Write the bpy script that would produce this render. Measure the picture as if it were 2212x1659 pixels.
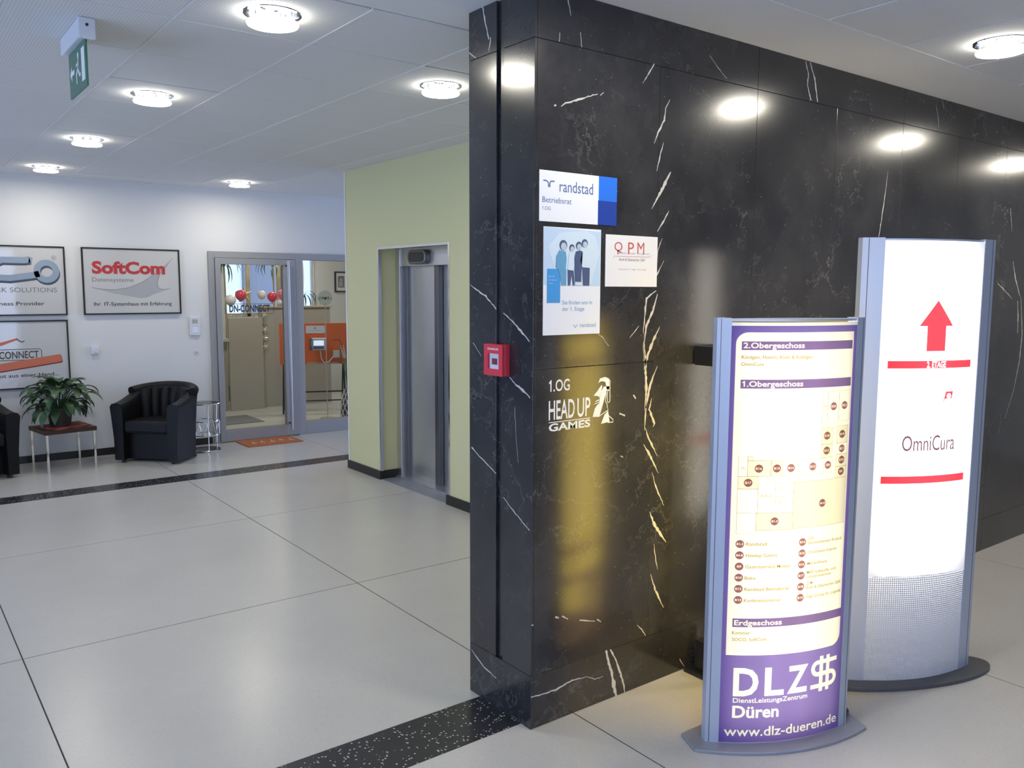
import bpy, bmesh, math, random
from mathutils import Vector, Matrix
from math import sin, cos, pi, radians, sqrt
random.seed(7)
S = bpy.context.scene
for o in list(bpy.data.objects): bpy.data.objects.remove(o)
COL = S.collection

# ------------------------------------------------------------------ camera
CAM_H = 1.75
def make_camera():
    yaw, pitch, roll, f = 0.91967, 0.11146, 0.0037, 1820.6
    fw = Vector((cos(yaw)*cos(pitch), sin(yaw)*cos(pitch), -sin(pitch)))
    r = Vector((sin(yaw), -cos(yaw), 0)); u = r.cross(fw)
    c, s = cos(roll), sin(roll)
    r2 = c*r + s*u; u2 = -s*r + c*u
    cd = bpy.data.cameras.new('camera'); co = bpy.data.objects.new('camera', cd); COL.objects.link(co)
    m = Matrix((r2, u2, -fw)).transposed().to_4x4(); m.translation = (0, 0, CAM_H)
    co.matrix_world = m
    cd.sensor_fit = 'HORIZONTAL'; cd.sensor_width = 36; cd.lens = f/2212*36
    cd.clip_start = 0.05; cd.clip_end = 200
    S.camera = co
make_camera()

# ------------------------------------------------------------------ world, exposure
w = bpy.data.worlds.new('sky'); S.world = w; w.use_nodes = True
bg = w.node_tree.nodes['Background']
bg.inputs[0].default_value = (0.60, 0.76, 1.20, 1)
bg.inputs[1].default_value = 3.0
S.view_settings.view_transform = 'Standard'
S.view_settings.look = 'None'
S.view_settings.gamma = 1
S.view_settings.use_curve_mapping = False
S.view_settings.exposure = 0.27
LAMP_POWER = 7.5
LAMP_COL = (1.0, 0.93, 0.78)

# ------------------------------------------------------------------ materials
MAT = {}
def nodes_of(m):
    m.use_nodes = True
    return m.node_tree, m.node_tree.nodes['Principled BSDF']
def mat(name, col, rough=0.5, metal=0.0, spec=0.5, noise=0.0, nscale=30, coat=0.0, emit=None, es=0):
    m = bpy.data.materials.new(name); t, b = nodes_of(m)
    b.inputs['Base Color'].default_value = (*col, 1)
    b.inputs['Roughness'].default_value = rough
    b.inputs['Metallic'].default_value = metal
    b.inputs['Specular IOR Level'].default_value = spec
    b.inputs['Coat Weight'].default_value = coat
    if emit: 
        b.inputs['Emission Color'].default_value = (*emit, 1); b.inputs['Emission Strength'].default_value = es
    if noise:
        n = t.nodes.new('ShaderNodeTexNoise'); n.inputs['Scale'].default_value = nscale; n.inputs['Detail'].default_value = 4
        tc = t.nodes.new('ShaderNodeTexCoord'); t.links.new(tc.outputs['Object'], n.inputs['Vector'])
        mx = t.nodes.new('ShaderNodeMix'); mx.data_type = 'RGBA'
        mx.inputs[6].default_value = (*[c*(1-noise) for c in col], 1)
        mx.inputs[7].default_value = (*[min(1, c*(1+noise)) for c in col], 1)
        t.links.new(n.outputs['Fac'], mx.inputs[0]); t.links.new(mx.outputs[2], b.inputs['Base Color'])
    MAT[name] = m
    return m
def link_noise(t, scale, detail=3, rough=0.5, coord='Object', vec=None):
    n = t.nodes.new('ShaderNodeTexNoise'); n.inputs['Scale'].default_value = scale
    n.inputs['Detail'].default_value = detail; n.inputs['Roughness'].default_value = rough
    if vec is None:
        tc = t.nodes.new('ShaderNodeTexCoord'); vec = tc.outputs[coord]
    t.links.new(vec, n.inputs['Vector'])
    return n
def ramp(t, src, stops):
    r = t.nodes.new('ShaderNodeValToRGB'); e = r.color_ramp.elements
    e[0].position, e[0].color = stops[0][0], (*stops[0][1], 1)
    e[1].position, e[1].color = stops[1][0], (*stops[1][1], 1)
    for p, c in stops[2:]:
        q = e.new(p); q.color = (*c, 1)
    t.links.new(src, r.inputs[0]); return r
def mixc(t, fac, a, b):
    mx = t.nodes.new('ShaderNodeMix'); mx.data_type = 'RGBA'
    for sock, v in ((mx.inputs[0], fac), (mx.inputs[6], a), (mx.inputs[7], b)):
        if hasattr(v, 'links') or hasattr(v, 'is_linked'): t.links.new(v, sock)
        else: sock.default_value = v if not isinstance(v, tuple) else (*v, 1)
    return mx.outputs[2]

def terrazzo(name, light, dark, speck, rough):
    m = bpy.data.materials.new(name); t, b = nodes_of(m)
    geo = t.nodes.new('ShaderNodeNewGeometry')
    big = link_noise(t, 0.9, 4, 0.6, vec=geo.outputs['Position'])
    c = ramp(t, big.outputs['Fac'], [(0.3, dark), (0.7, light)])
    v = t.nodes.new('ShaderNodeTexVoronoi'); v.inputs['Scale'].default_value = speck[0]
    t.links.new(geo.outputs['Position'], v.inputs['Vector'])
    sep = t.nodes.new('ShaderNodeSeparateColor'); t.links.new(v.outputs['Color'], sep.inputs[0])
    gt = t.nodes.new('ShaderNodeMath'); gt.operation = 'GREATER_THAN'; gt.inputs[1].default_value = speck[1]
    t.links.new(sep.outputs[0], gt.inputs[0])
    d = t.nodes.new('ShaderNodeMath'); d.operation = 'LESS_THAN'; d.inputs[1].default_value = speck[3]
    t.links.new(v.outputs['Distance'], d.inputs[0])
    a = t.nodes.new('ShaderNodeMath'); a.operation = 'MULTIPLY'
    t.links.new(gt.outputs[0], a.inputs[0]); t.links.new(d.outputs[0], a.inputs[1])
    t.links.new(mixc(t, a.outputs[0], c.outputs[0], speck[2]), b.inputs['Base Color'])
    b.inputs['Roughness'].default_value = rough
    MAT[name] = m
terrazzo('floor_terrazzo', (0.545, 0.53, 0.50), (0.49, 0.48, 0.455), (160, 0.80, (0.465, 0.455, 0.435), 0.45), 0.27)
terrazzo('dark_terrazzo', (0.030, 0.031, 0.036), (0.018, 0.019, 0.023), (75, 0.62, (0.42, 0.41, 0.38), 0.30), 0.25)

def marble():
    m = bpy.data.materials.new('black_marble'); t, b = nodes_of(m)
    geo = t.nodes.new('ShaderNodeNewGeometry')
    warp = link_noise(t, 2.2, 5, 0.6, vec=geo.outputs['Position'])
    add = t.nodes.new('ShaderNodeMix'); add.data_type = 'VECTOR'; add.inputs[0].default_value = 0.22
    t.links.new(geo.outputs['Position'], add.inputs[4]); t.links.new(warp.outputs['Color'], add.inputs[5])
    cloud = link_noise(t, 3.0, 9, 0.68, vec=geo.outputs['Position'])
    base = ramp(t, cloud.outputs['Fac'], [(0.40, (0.018, 0.018, 0.021)), (0.75, (0.046, 0.045, 0.046))])
    v = link_noise(t, 5.5, 7, 0.62, vec=add.outputs[1])
    web = ramp(t, v.outputs['Fac'], [(0.488, (0, 0, 0)), (0.5, (1, 1, 1)), (0.512, (0, 0, 0))])
    msk = link_noise(t, 1.6, 4, 0.6, vec=geo.outputs['Position'])
    mr = ramp(t, msk.outputs['Fac'], [(0.49, (0, 0, 0)), (0.72, (0.40, 0.40, 0.40))])
    mm = t.nodes.new('ShaderNodeMath'); mm.operation = 'MULTIPLY'
    t.links.new(web.outputs[0], mm.inputs[0]); t.links.new(mr.outputs[0], mm.inputs[1])
    fl = t.nodes.new('ShaderNodeTexVoronoi'); fl.inputs['Scale'].default_value = 26
    t.links.new(geo.outputs['Position'], fl.inputs['Vector'])
    fr = ramp(t, fl.outputs['Distance'], [(0.045, (0.55, 0.55, 0.55)), (0.07, (0, 0, 0))])
    mx = t.nodes.new('ShaderNodeMath'); mx.operation = 'MAXIMUM'
    t.links.new(mm.outputs[0], mx.inputs[0]); t.links.new(fr.outputs[0], mx.inputs[1])
    t.links.new(mixc(t, mx.outputs[0], base.outputs[0], (0.30, 0.29, 0.27)), b.inputs['Base Color'])
    b.inputs['Roughness'].default_value = 0.18
    b.inputs['IOR'].default_value = 1.65
    MAT['black_marble'] = m
marble()
mat('vein', (0.56, 0.54, 0.50), 0.16, noise=0.25, nscale=60)
mat('grout', (0.12, 0.12, 0.12), 0.8)
mat('joint_dark', (0.05, 0.045, 0.04), 0.8)
mat('wall_white', (0.68, 0.68, 0.68), 0.75, spec=0.3, noise=0.02, nscale=3)
mat('wall_yellow', (0.60, 0.58, 0.33), 0.7, spec=0.3, noise=0.015, nscale=3)
mat('plaster', (0.74, 0.735, 0.73), 0.8, spec=0.2)
mat('base_black', (0.014, 0.013, 0.013), 0.3)
mat('steel', (0.68, 0.68, 0.70), 0.36, metal=1.0, noise=0.06, nscale=4)
mat('steel_dark', (0.20, 0.20, 0.21), 0.35, metal=1.0)
mat('steel_soft', (0.45, 0.45, 0.46), 0.4, metal=0.8)
mat('chrome', (0.80, 0.80, 0.82), 0.10, metal=1.0)
mat('alu', (0.50, 0.535, 0.62), 0.38, metal=0.35, spec=0.5)
mat('alu_frame', (0.33, 0.33, 0.345), 0.45, metal=0.2)
mat('base_grey', (0.30, 0.31, 0.35), 0.30, metal=0.2)
mat('base_dark', (0.075, 0.078, 0.088), 0.4, noise=0.1, nscale=200)
mat('leather', (0.007, 0.007, 0.008), 0.45, spec=0.25, noise=0.2, nscale=80)
mat('paper', (0.78, 0.79, 0.83), 0.35)
mat('paper_warm', (0.76, 0.75, 0.77), 0.4)
mat('poster_face', (0.58, 0.57, 0.565), 0.04, spec=0.9)
mat('black', (0.012, 0.012, 0.012), 0.35)
mat('ink', (0.05, 0.05, 0.055), 0.5)
mat('ink_grey', (0.20, 0.20, 0.22), 0.5)
mat('ink_soft', (0.40, 0.40, 0.41), 0.5)
mat('ink_blue', (0.10, 0.16, 0.34), 0.5)
mat('ink_red', (0.50, 0.035, 0.045), 0.5)
mat('ink_softred', (0.52, 0.10, 0.09), 0.5)
mat('blue_bright', (0.02, 0.16, 0.72), 0.35)
mat('blue_dark', (0.015, 0.05, 0.32), 0.35)
mat('blue_mid', (0.06, 0.30, 0.66), 0.4)
mat('print_sky', (0.50, 0.64, 0.80), 0.35)
mat('print_teal', (0.13, 0.33, 0.52), 0.4)
mat('print_pale', (0.60, 0.70, 0.80), 0.4)
mat('print_skin', (0.45, 0.52, 0.60), 0.4)
mat('print_navy', (0.07, 0.10, 0.19), 0.4)
mat('vinyl_white', (0.85, 0.85, 0.83), 0.4)
mat('logo_blue', (0.27, 0.33, 0.42), 0.3)
mat('logo_dark', (0.05, 0.07, 0.11), 0.4)
mat('orange_print', (0.60, 0.16, 0.08), 0.4)
mat('plastic_white', (0.66, 0.68, 0.72), 0.35)
mat('plastic_pale', (0.72, 0.78, 0.90), 0.35)
mat('red_plastic', (0.62, 0.03, 0.05), 0.38)
mat('red_dark', (0.16, 0.02, 0.03), 0.5)
mat('wood_dark', (0.045, 0.016, 0.014), 0.35, noise=0.2, nscale=20)
mat('cloth_red', (0.46, 0.10, 0.065), 0.85, noise=0.15, nscale=60)
mat('pot', (0.045, 0.05, 0.045), 0.45)
mat('soil', (0.03, 0.022, 0.016), 0.9)
mat('leaf', (0.032, 0.082, 0.030), 0.42, noise=0.35, nscale=14)
mat('leaf_light', (0.16, 0.30, 0.08), 0.5, noise=0.2, nscale=14)
mat('mat_orange', (0.42, 0.13, 0.05), 0.9, noise=0.2, nscale=70)
mat('mat_motif', (0.50, 0.38, 0.22), 0.9)
mat('mat_grey', (0.17, 0.17, 0.18), 0.95, noise=0.1, nscale=90)
mat('partition', (0.38, 0.355, 0.30), 0.55, noise=0.05, nscale=6)
mat('board_orange', (0.80, 0.16, 0.025), 0.5)
mat('desk', (0.45, 0.44, 0.42), 0.5)
mat('office_floor', (0.50, 0.49, 0.46), 0.35, noise=0.03, nscale=5)
mat('wood_light', (0.46, 0.38, 0.24), 0.6)
mat('balloon_red', (0.70, 0.05, 0.10), 0.25)
mat('balloon_pink', (0.75, 0.25, 0.35), 0.25)
mat('balloon_white', (0.80, 0.76, 0.76), 0.25)
mat('ornament', (0.55, 0.45, 0.25), 0.5)
mat('green_sign', (0.035, 0.16, 0.10), 0.3)
mat('vase_white', (0.72, 0.72, 0.72), 0.5)
mat('cream_plastic', (0.62, 0.60, 0.54), 0.45)

def tile_mat():
    m = bpy.data.materials.new('ceiling_tile'); t, b = nodes_of(m)
    tc = t.nodes.new('ShaderNodeTexCoord')
    sc = t.nodes.new('ShaderNodeVectorMath'); sc.operation = 'SCALE'; sc.inputs['Scale'].default_value = 75
    t.links.new(tc.outputs['Object'], sc.inputs[0])
    fr = t.nodes.new('ShaderNodeVectorMath'); fr.operation = 'FRACTION'; t.links.new(sc.outputs[0], fr.inputs[0])
    sb = t.nodes.new('ShaderNodeVectorMath'); sb.operation = 'SUBTRACT'; sb.inputs[1].default_value = (0.5, 0.5, 0)
    t.links.new(fr.outputs[0], sb.inputs[0])
    ml = t.nodes.new('ShaderNodeVectorMath'); ml.operation = 'MULTIPLY'; ml.inputs[1].default_value = (1, 1, 0)
    t.links.new(sb.outputs[0], ml.inputs[0])
    ln = t.nodes.new('ShaderNodeVectorMath'); ln.operation = 'LENGTH'; t.links.new(ml.outputs[0], ln.inputs[0])
    lt = t.nodes.new('ShaderNodeMath'); lt.operation = 'LESS_THAN'; lt.inputs[1].default_value = 0.2
    t.links.new(ln.outputs['Value'], lt.inputs[0])
    t.links.new(mixc(t, lt.outputs[0], (0.73, 0.73, 0.73), (0.50, 0.50, 0.50)), b.inputs['Base Color'])
    b.inputs['Roughness'].default_value = 0.8; b.inputs['Specular IOR Level'].default_value = 0.2
    MAT['ceiling_tile'] = m
tile_mat()

def glass(name, tint, ior=1.45):
    m = bpy.data.materials.new(name); m.use_nodes = True; t = m.node_tree; t.nodes.clear()
    out = t.nodes.new('ShaderNodeOutputMaterial'); tr = t.nodes.new('ShaderNodeBsdfTransparent')
    gl = t.nodes.new('ShaderNodeBsdfGlossy'); fr = t.nodes.new('ShaderNodeFresnel'); mx = t.nodes.new('ShaderNodeMixShader')
    tr.inputs[0].default_value = (*tint, 1); gl.inputs['Roughness'].default_value = 0.02; fr.inputs[0].default_value = ior
    t.links.new(fr.outputs[0], mx.inputs[0]); t.links.new(tr.outputs[0], mx.inputs[1]); t.links.new(gl.outputs[0], mx.inputs[2])
    t.links.new(mx.outputs[0], out.inputs[0]); MAT[name] = m
glass('glass', (0.93, 0.95, 0.95))
glass('glass_green', (0.84, 0.89, 0.87))
def film(name, col):
    m = bpy.data.materials.new(name); m.use_nodes = True; t = m.node_tree; t.nodes.clear()
    out = t.nodes.new('ShaderNodeOutputMaterial'); tr = t.nodes.new('ShaderNodeBsdfTransparent')
    tr.inputs[0].default_value = (*col, 1); t.links.new(tr.outputs[0], out.inputs[0]); MAT[name] = m
film('film_purple', (0.27, 0.22, 0.66))
film('film_bar', (0.25, 0.18, 0.50))
film('film_ochre', (0.47, 0.33, 0.07))
film('film_line', (0.52, 0.40, 0.13))
film('film_tint', (0.86, 0.84, 0.80))
film('film_disc', (0.36, 0.17, 0.24))
film('film_red', (0.95, 0.06, 0.085))
film('film_text', (0.14, 0.06, 0.08))
def opal(name, col, tcol, frac=0.6):
    m = bpy.data.materials.new(name); m.use_nodes = True; t = m.node_tree; t.nodes.clear()
    out = t.nodes.new('ShaderNodeOutputMaterial'); a = t.nodes.new('ShaderNodeBsdfDiffuse'); b = t.nodes.new('ShaderNodeBsdfTranslucent')
    a.inputs[0].default_value = (*col, 1); b.inputs[0].default_value = (*tcol, 1)
    mx = t.nodes.new('ShaderNodeMixShader'); mx.inputs[0].default_value = frac
    t.links.new(a.outputs[0], mx.inputs[1]); t.links.new(b.outputs[0], mx.inputs[2]); t.links.new(mx.outputs[0], out.inputs[0])
    MAT[name] = m
opal('opal_warm', (0.8, 0.78, 0.70), (1.0, 0.92, 0.62), 0.225)
opal('opal_back', (0.8, 0.7, 0.4), (1.0, 0.77, 0.20), 0.97)
opal('opal_white', (0.8, 0.8, 0.8), (1.0, 0.98, 0.96), 0.26)
opal('opal_white_back', (0.8, 0.8, 0.8), (1.0, 0.95, 0.84), 0.6)
def perforated():
    m = bpy.data.materials.new('perforated'); m.use_nodes = True; t = m.node_tree; t.nodes.clear()
    out = t.nodes.new('ShaderNodeOutputMaterial')
    p = t.nodes.new('ShaderNodeBsdfPrincipled'); p.inputs['Base Color'].default_value = (0.66, 0.68, 0.74, 1)
    p.inputs['Metallic'].default_value = 0.15; p.inputs['Roughness'].default_value = 0.4
    tl = t.nodes.new('ShaderNodeBsdfTranslucent'); tl.inputs[0].default_value = (1, 0.98, 0.92, 1)
    tc = t.nodes.new('ShaderNodeTexCoord')
    sc = t.nodes.new('ShaderNodeVectorMath'); sc.operation = 'SCALE'; sc.inputs['Scale'].default_value = 105
    t.links.new(tc.outputs['Object'], sc.inputs[0])
    fr = t.nodes.new('ShaderNodeVectorMath'); fr.operation = 'FRACTION'; t.links.new(sc.outputs[0], fr.inputs[0])
    sb = t.nodes.new('ShaderNodeVectorMath'); sb.operation = 'SUBTRACT'; sb.inputs[1].default_value = (0.5, 0, 0.5); t.links.new(fr.outputs[0], sb.inputs[0])
    ml = t.nodes.new('ShaderNodeVectorMath'); ml.operation = 'MULTIPLY'; ml.inputs[1].default_value = (1, 0, 1); t.links.new(sb.outputs[0], ml.inputs[0])
    ln = t.nodes.new('ShaderNodeVectorMath'); ln.operation = 'LENGTH'; t.links.new(ml.outputs[0], ln.inputs[0])
    lt = t.nodes.new('ShaderNodeMath'); lt.operation = 'LESS_THAN'; lt.inputs[1].default_value = 0.3; t.links.new(ln.outputs['Value'], lt.inputs[0])
    mx = t.nodes.new('ShaderNodeMixShader'); t.links.new(lt.outputs[0], mx.inputs[0])
    t.links.new(p.outputs[0], mx.inputs[1]); t.links.new(tl.outputs[0], mx.inputs[2]); t.links.new(mx.outputs[0], out.inputs[0])
    MAT['perforated'] = m
perforated()
def emis(name, col, s):
    m = bpy.data.materials.new(name); m.use_nodes = True; t = m.node_tree; t.nodes.clear()
    out = t.nodes.new('ShaderNodeOutputMaterial'); e = t.nodes.new('ShaderNodeEmission')
    e.inputs[0].default_value = (*col, 1); e.inputs[1].default_value = s; t.links.new(e.outputs[0], out.inputs[0]); MAT[name] = m
emis('lamp_glass', (1.0, 0.97, 0.86), 12)
emis('lamp_bulb', (1.0, 0.97, 0.88), 14)
emis('board_warm', (1.0, 0.93, 0.72), 3.8)
emis('board_white', (1.0, 0.97, 0.95), 4.6)
emis('tube_warm', (1.0, 0.95, 0.80), 14)
emis('tube_white', (1.0, 0.97, 0.95), 14)
emis('device_screen', (0.75, 0.85, 1.0), 0.9)

# ------------------------------------------------------------------ mesh helpers
class MB:
    def __init__(s): s.v = []; s.f = []
    def add(s, vs, fs):
        n = len(s.v); s.v += [tuple(v) for v in vs]; s.f += [tuple(i+n for i in f) for f in fs]; return s
    def box(s, x0, y0, z0, x1, y1, z1):
        vs = [(x0,y0,z0),(x1,y0,z0),(x1,y1,z0),(x0,y1,z0),(x0,y0,z1),(x1,y0,z1),(x1,y1,z1),(x0,y1,z1)]
        return s.add(vs, [(0,3,2,1),(4,5,6,7),(0,1,5,4),(1,2,6,5),(2,3,7,6),(3,0,4,7)])
    def lathe(s, prof, n=32, c=(0,0,0)):
        vs = []; fs = []; k = len(prof)
        for i in range(n):
            a = 2*pi*i/n
            for r, z in prof: vs.append((c[0]+r*cos(a), c[1]+r*sin(a), c[2]+z))
        for i in range(n):
            j = (i+1) % n
            for q in range(k-1): fs.append((i*k+q, j*k+q, j*k+q+1, i*k+q+1))
        return s.add(vs, fs)
    def tube(s, pts, r, n=8, caps=True):
        pts = [Vector(p) for p in pts]; vs = []; fs = []; rs = r if isinstance(r, (list, tuple)) else [r]*len(pts)
        up = None
        for i, p in enumerate(pts):
            d = (pts[min(i+1, len(pts)-1)] - pts[max(i-1, 0)]).normalized()
            if up is None: up = Vector((0, 0, 1)) if abs(d.z) < 0.9 else Vector((1, 0, 0))
            a = d.cross(up).normalized(); b = a.cross(d).normalized(); up = b
            for k in range(n):
                t = 2*pi*k/n; vs.append(p + rs[i]*(cos(t)*a + sin(t)*b))
        for i in range(len(pts)-1):
            for k in range(n):
                l = (k+1) % n; fs.append((i*n+k, i*n+l, (i+1)*n+l, (i+1)*n+k))
        if caps: fs += [tuple(range(n-1, -1, -1)), tuple((len(pts)-1)*n+k for k in range(n))]
        return s.add(vs, fs)
    def prism(s, poly, z0, z1):
        n = len(poly); vs = [(x, y, z0) for x, y in poly] + [(x, y, z1) for x, y in poly]
        return s.add(vs, [tuple(range(n-1, -1, -1)), tuple(range(n, 2*n))] + [(i, (i+1) % n, n+(i+1) % n, n+i) for i in range(n)])
    def mesh(s, name, smooth=False, recalc=True):
        me = bpy.data.meshes.new(name); me.from_pydata(s.v, [], s.f)
        bm = bmesh.new(); bm.from_mesh(me)
        if recalc: bmesh.ops.recalc_face_normals(bm, faces=bm.faces)
        bm.to_mesh(me); bm.free()
        if smooth:
            for p in me.polygons: p.use_smooth = True
            try: me.set_sharp_from_angle(angle=radians(40))
            except Exception: pass
        return me
def obj(name, mb, m, parent=None, smooth=False, bevel=0, recalc=True):
    me = mb.mesh(name, smooth, recalc) if isinstance(mb, MB) else mb
    if m and not me.materials: me.materials.append(MAT[m])
    o = bpy.data.objects.new(name, me); COL.objects.link(o)
    if parent: o.parent = parent
    if bevel:
        md = o.modifiers.new('bevel', 'BEVEL'); md.width = bevel; md.segments = 2; md.limit_method = 'ANGLE'
    return o
def tag(o, label=None, cat=None, group=None, kind=None):
    if label: o['label'] = label
    if cat: o['category'] = cat
    if group: o['group'] = group
    if kind: o['kind'] = kind
    return o
def thing(name, label, cat, loc=(0,0,0), rz=0, group=None, kind=None):
    o = bpy.data.objects.new(name, None); COL.objects.link(o); o.empty_display_size = 0.1
    o.location = loc; o.rotation_euler = (0, 0, rz)
    return tag(o, label, cat, group, kind)
def struct(name, mb, m, label, **k):
    return tag(obj(name, mb, m, **k), label, None, None, 'structure')
def struct_root(name, label):
    o = bpy.data.objects.new(name, None); COL.objects.link(o); o.empty_display_size = 0.1
    return tag(o, label, None, None, 'structure')

# --- flat print: 2-D meshes (lists of points and faces)
def curve_fill(loops):
    c = bpy.data.curves.new('tmp', 'CURVE'); c.dimensions = '2D'; c.fill_mode = 'BOTH'
    for L in loops:
        sp = c.splines.new('POLY'); sp.points.add(len(L)-1)
        for p, q in zip(sp.points, L): p.co = (q[0], q[1], 0, 1)
        sp.use_cyclic_u = True
    o = bpy.data.objects.new('tmp', c); me = o.to_mesh()
    vs = [(v.co.x, v.co.y) for v in me.vertices]; fs = [tuple(p.vertices) for p in me.polygons]
    o.to_mesh_clear(); bpy.data.objects.remove(o); bpy.data.curves.remove(c)
    return vs, fs
def text_run(s, bold=0.0, res=3, shear=0.0):
    c = bpy.data.curves.new('tmp', 'FONT'); c.body = s; c.size = 1; c.offset = bold; c.resolution_u = res; c.shear = shear
    o = bpy.data.objects.new('tmp', c); me = o.to_mesh()
    vs = [(v.co.x, v.co.y) for v in me.vertices]; fs = [tuple(p.vertices) for p in me.polygons]
    o.to_mesh_clear(); bpy.data.objects.remove(o); bpy.data.curves.remove(c)
    return vs, fs
def text_width(s): return max(x for x, y in text_run(s)[0])
CAPH = max(y for x, y in text_run('H')[0]); W_H = text_width('H')
def adv(s): return text_width(s+'H')-W_H
def text_raw(s, bold=0.0, res=3, shear=0.0):
    """text mesh whose figure one has a flag, like the signs' grotesque lettering"""
    if '1' not in s: return text_run(s, bold, res, shear)
    vs = []; fs = []; x = 0.0; runs = s.split('1'); aw = adv('0')
    for i, rn in enumerate(runs):
        if rn.strip():
            v, f = text_run(rn, bold, res, shear); n = len(vs)
            vs += [(p+x, q) for p, q in v]; fs += [tuple(k+n for k in g) for g in f]
        if rn: x += adv(rn)
        if i < len(runs)-1:
            e = 0.045+bold; c = x+aw*0.56; h = CAPH+bold; n = len(vs)
            vs += [(c-e, -bold), (c+e, -bold), (c+e, h), (c-e*0.55, h), (c-e, h-0.05), (c-e-0.13, h-0.13), (c-e-0.13, h-0.16-1.6*e), (c-e, h-0.10-1.6*e)]
            fs += [(n, n+1, n+2, n+3, n+4, n+7), (n+4, n+5, n+6, n+7)]; x += aw
    return vs, fs
def text(s, x0, x1, z0, cap, bold=0.0, shear=0.0, res=3):
    """text fitted between x0 and x1 with its baseline on z0 and capitals cap high"""
    vs, fs = text_raw(s, bold, res, shear)
    a = min(v[0] for v in vs); b = max(v[0] for v in vs); k = (x1-x0)/(b-a); q = cap/CAPH
    return [(x0+(x-a)*k, z0+y*q) for x, y in vs], fs
def tc(s, xc, zc, wid, cap, bold=0.0):
    return text(s, xc-wid/2, xc+wid/2, zc-cap/2, cap, bold)
def loops_of(flat):
    vs, fs = flat
    key = {}; idx = []
    for v in vs:
        k = (round(v[0], 5), round(v[1], 5)); idx.append(key.setdefault(k, len(key)))
    pts = list(key.keys()); ed = {}
    for f in fs:
        for i in range(len(f)):
            a, b = idx[f[i]], idx[f[(i+1) % len(f)]]
            if a != b: ed[(a, b)] = ed.get((a, b), 0)+1
    nxt = {}
    for (a, b) in ed:
        if (b, a) not in ed: nxt.setdefault(a, []).append(b)
    out = []
    while nxt:
        a = next(iter(nxt)); L = [a]; b = nxt[a].pop()
        if not nxt[a]: del nxt[a]
        while b != a and b in nxt:
            L.append(b); c = nxt[b].pop()
            if not nxt[b]: del nxt[b]
            b = c
        if len(L) > 2: out.append([pts[i] for i in L])
    return out
def rect(x0, z0, x1, z1): return ([(x0,z0),(x1,z0),(x1,z1),(x0,z1)], [(0,1,2,3)])
def disc(x, z, r, n=20): return ([(x+r*cos(2*pi*i/n), z+r*sin(2*pi*i/n)) for i in range(n)], [tuple(range(n))])
def poly(pts): return curve_fill([pts])
def ribbon(pts, wd, closed=False):
    """flat stroke along a polyline, widths wd (number or list)"""
    P = [Vector((p[0], p[1])) for p in pts]; n = len(P); W = wd if isinstance(wd, (list, tuple)) else [wd]*n
    vs = []; fs = []
    for i, p in enumerate(P):
        a = P[(i-1) % n] if closed or i else P[i]; b = P[(i+1) % n] if closed or i < n-1 else P[i]
        d = (b-a).normalized(); t = Vector((-d.y, d.x))*W[i]/2
        vs += [tuple(p+t), tuple(p-t)]
    for i in range(n if closed else n-1):
        j = (i+1) % n; fs.append((2*i, 2*i+1, 2*j+1, 2*j))
    return vs, fs
def merge(*fl):
    vs = []; fs = []
    for v, f in fl:
        n = len(vs); vs += v; fs += [tuple(i+n for i in g) for g in f]
    return vs, fs
def flat_mesh(name, flat, fn, cut=None):
    me = bpy.data.meshes.new(name); bm = bmesh.new()
    bv = [bm.verts.new((x, 0, z)) for x, z in flat[0]]
    for f in flat[1]:
        try: bm.faces.new([bv[i] for i in f])
        except ValueError: pass
    if cut:
        for c in cut:
            bmesh.ops.bisect_plane(bm, geom=bm.verts[:]+bm.edges[:]+bm.faces[:], plane_co=(c, 0, 0), plane_no=(1, 0, 0))
    for v in bm.verts: v.co = fn(v.co.x, v.co.z)
    bm.normal_update(); bm.to_mesh(me); bm.free(); return me
def printed(name, flat, m, parent, fn, label=None, cut=None):
    o = obj(name, flat_mesh(name, flat, fn, cut), m, parent)
    if label: o['label'] = label
    return o

# ================================================================== SETTING
ZC = 2.855          # suspended ceiling
YB = 9.57           # back wall of the lobby
YM = 2.494          # long face of the marble wall
XM0 = 2.0           # end face of the marble wall
X0, X1, Y0 = -2.8, 9.5, -4.0
# ---- floor
floor = struct('floor', MB().box(X0-0.2, Y0-0.2, -0.12, X1+0.2, 14.2, -0.0012), 'joint_dark', 'pale terrazzo lobby floor with thin dark joints')
def slab(x0, y0, x1, y1, m='floor_terrazzo', name='floor_slab', g=0.003):
    x0 += g; y0 += g; x1 -= g; y1 -= g; c = 0.0003
    mb = MB(); mb.add([(x0,y0,-0.02),(x1,y0,-0.02),(x1,y1,-0.02),(x0,y1,-0.02),(x0,y0,-c),(x1,y0,-c),(x1,y1,-c),(x0,y1,-c),
                       (x0+c,y0+c,0),(x1-c,y0+c,0),(x1-c,y1-c,0),(x0+c,y1-c,0)],
                      [(0,1,5,4),(1,2,6,5),(2,3,7,6),(3,0,4,7),(4,5,9,8),(5,6,10,9),(6,7,11,10),(7,4,8,11),(8,9,10,11)])
    return obj(name, mb, m, floor)
XJ = [X0, -1.273, 0.477, 2.229, 3.98, 5.73, 7.48, X1]
for ya, yb, xm in ((8.09, YB, 7), (6.237, 7.83, 9), (4.447, 6.237, 4), (2.845, 4.447, 4)):
    for i in range(len(XJ)-1):
        if XJ[i] < xm: slab(XJ[i], ya, XJ[i+1], yb)
for ya, yb in ((0.81, 2.56), (-0.94, 0.81), (-2.69, -0.94), (Y0, -2.69)):
    for i in range(len(XJ)-1): slab(XJ[i], ya, XJ[i+1], yb)
slab(X0, 2.56, 2.3, 2.845, 'dark_terrazzo', 'floor_strip', 0.001)
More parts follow.
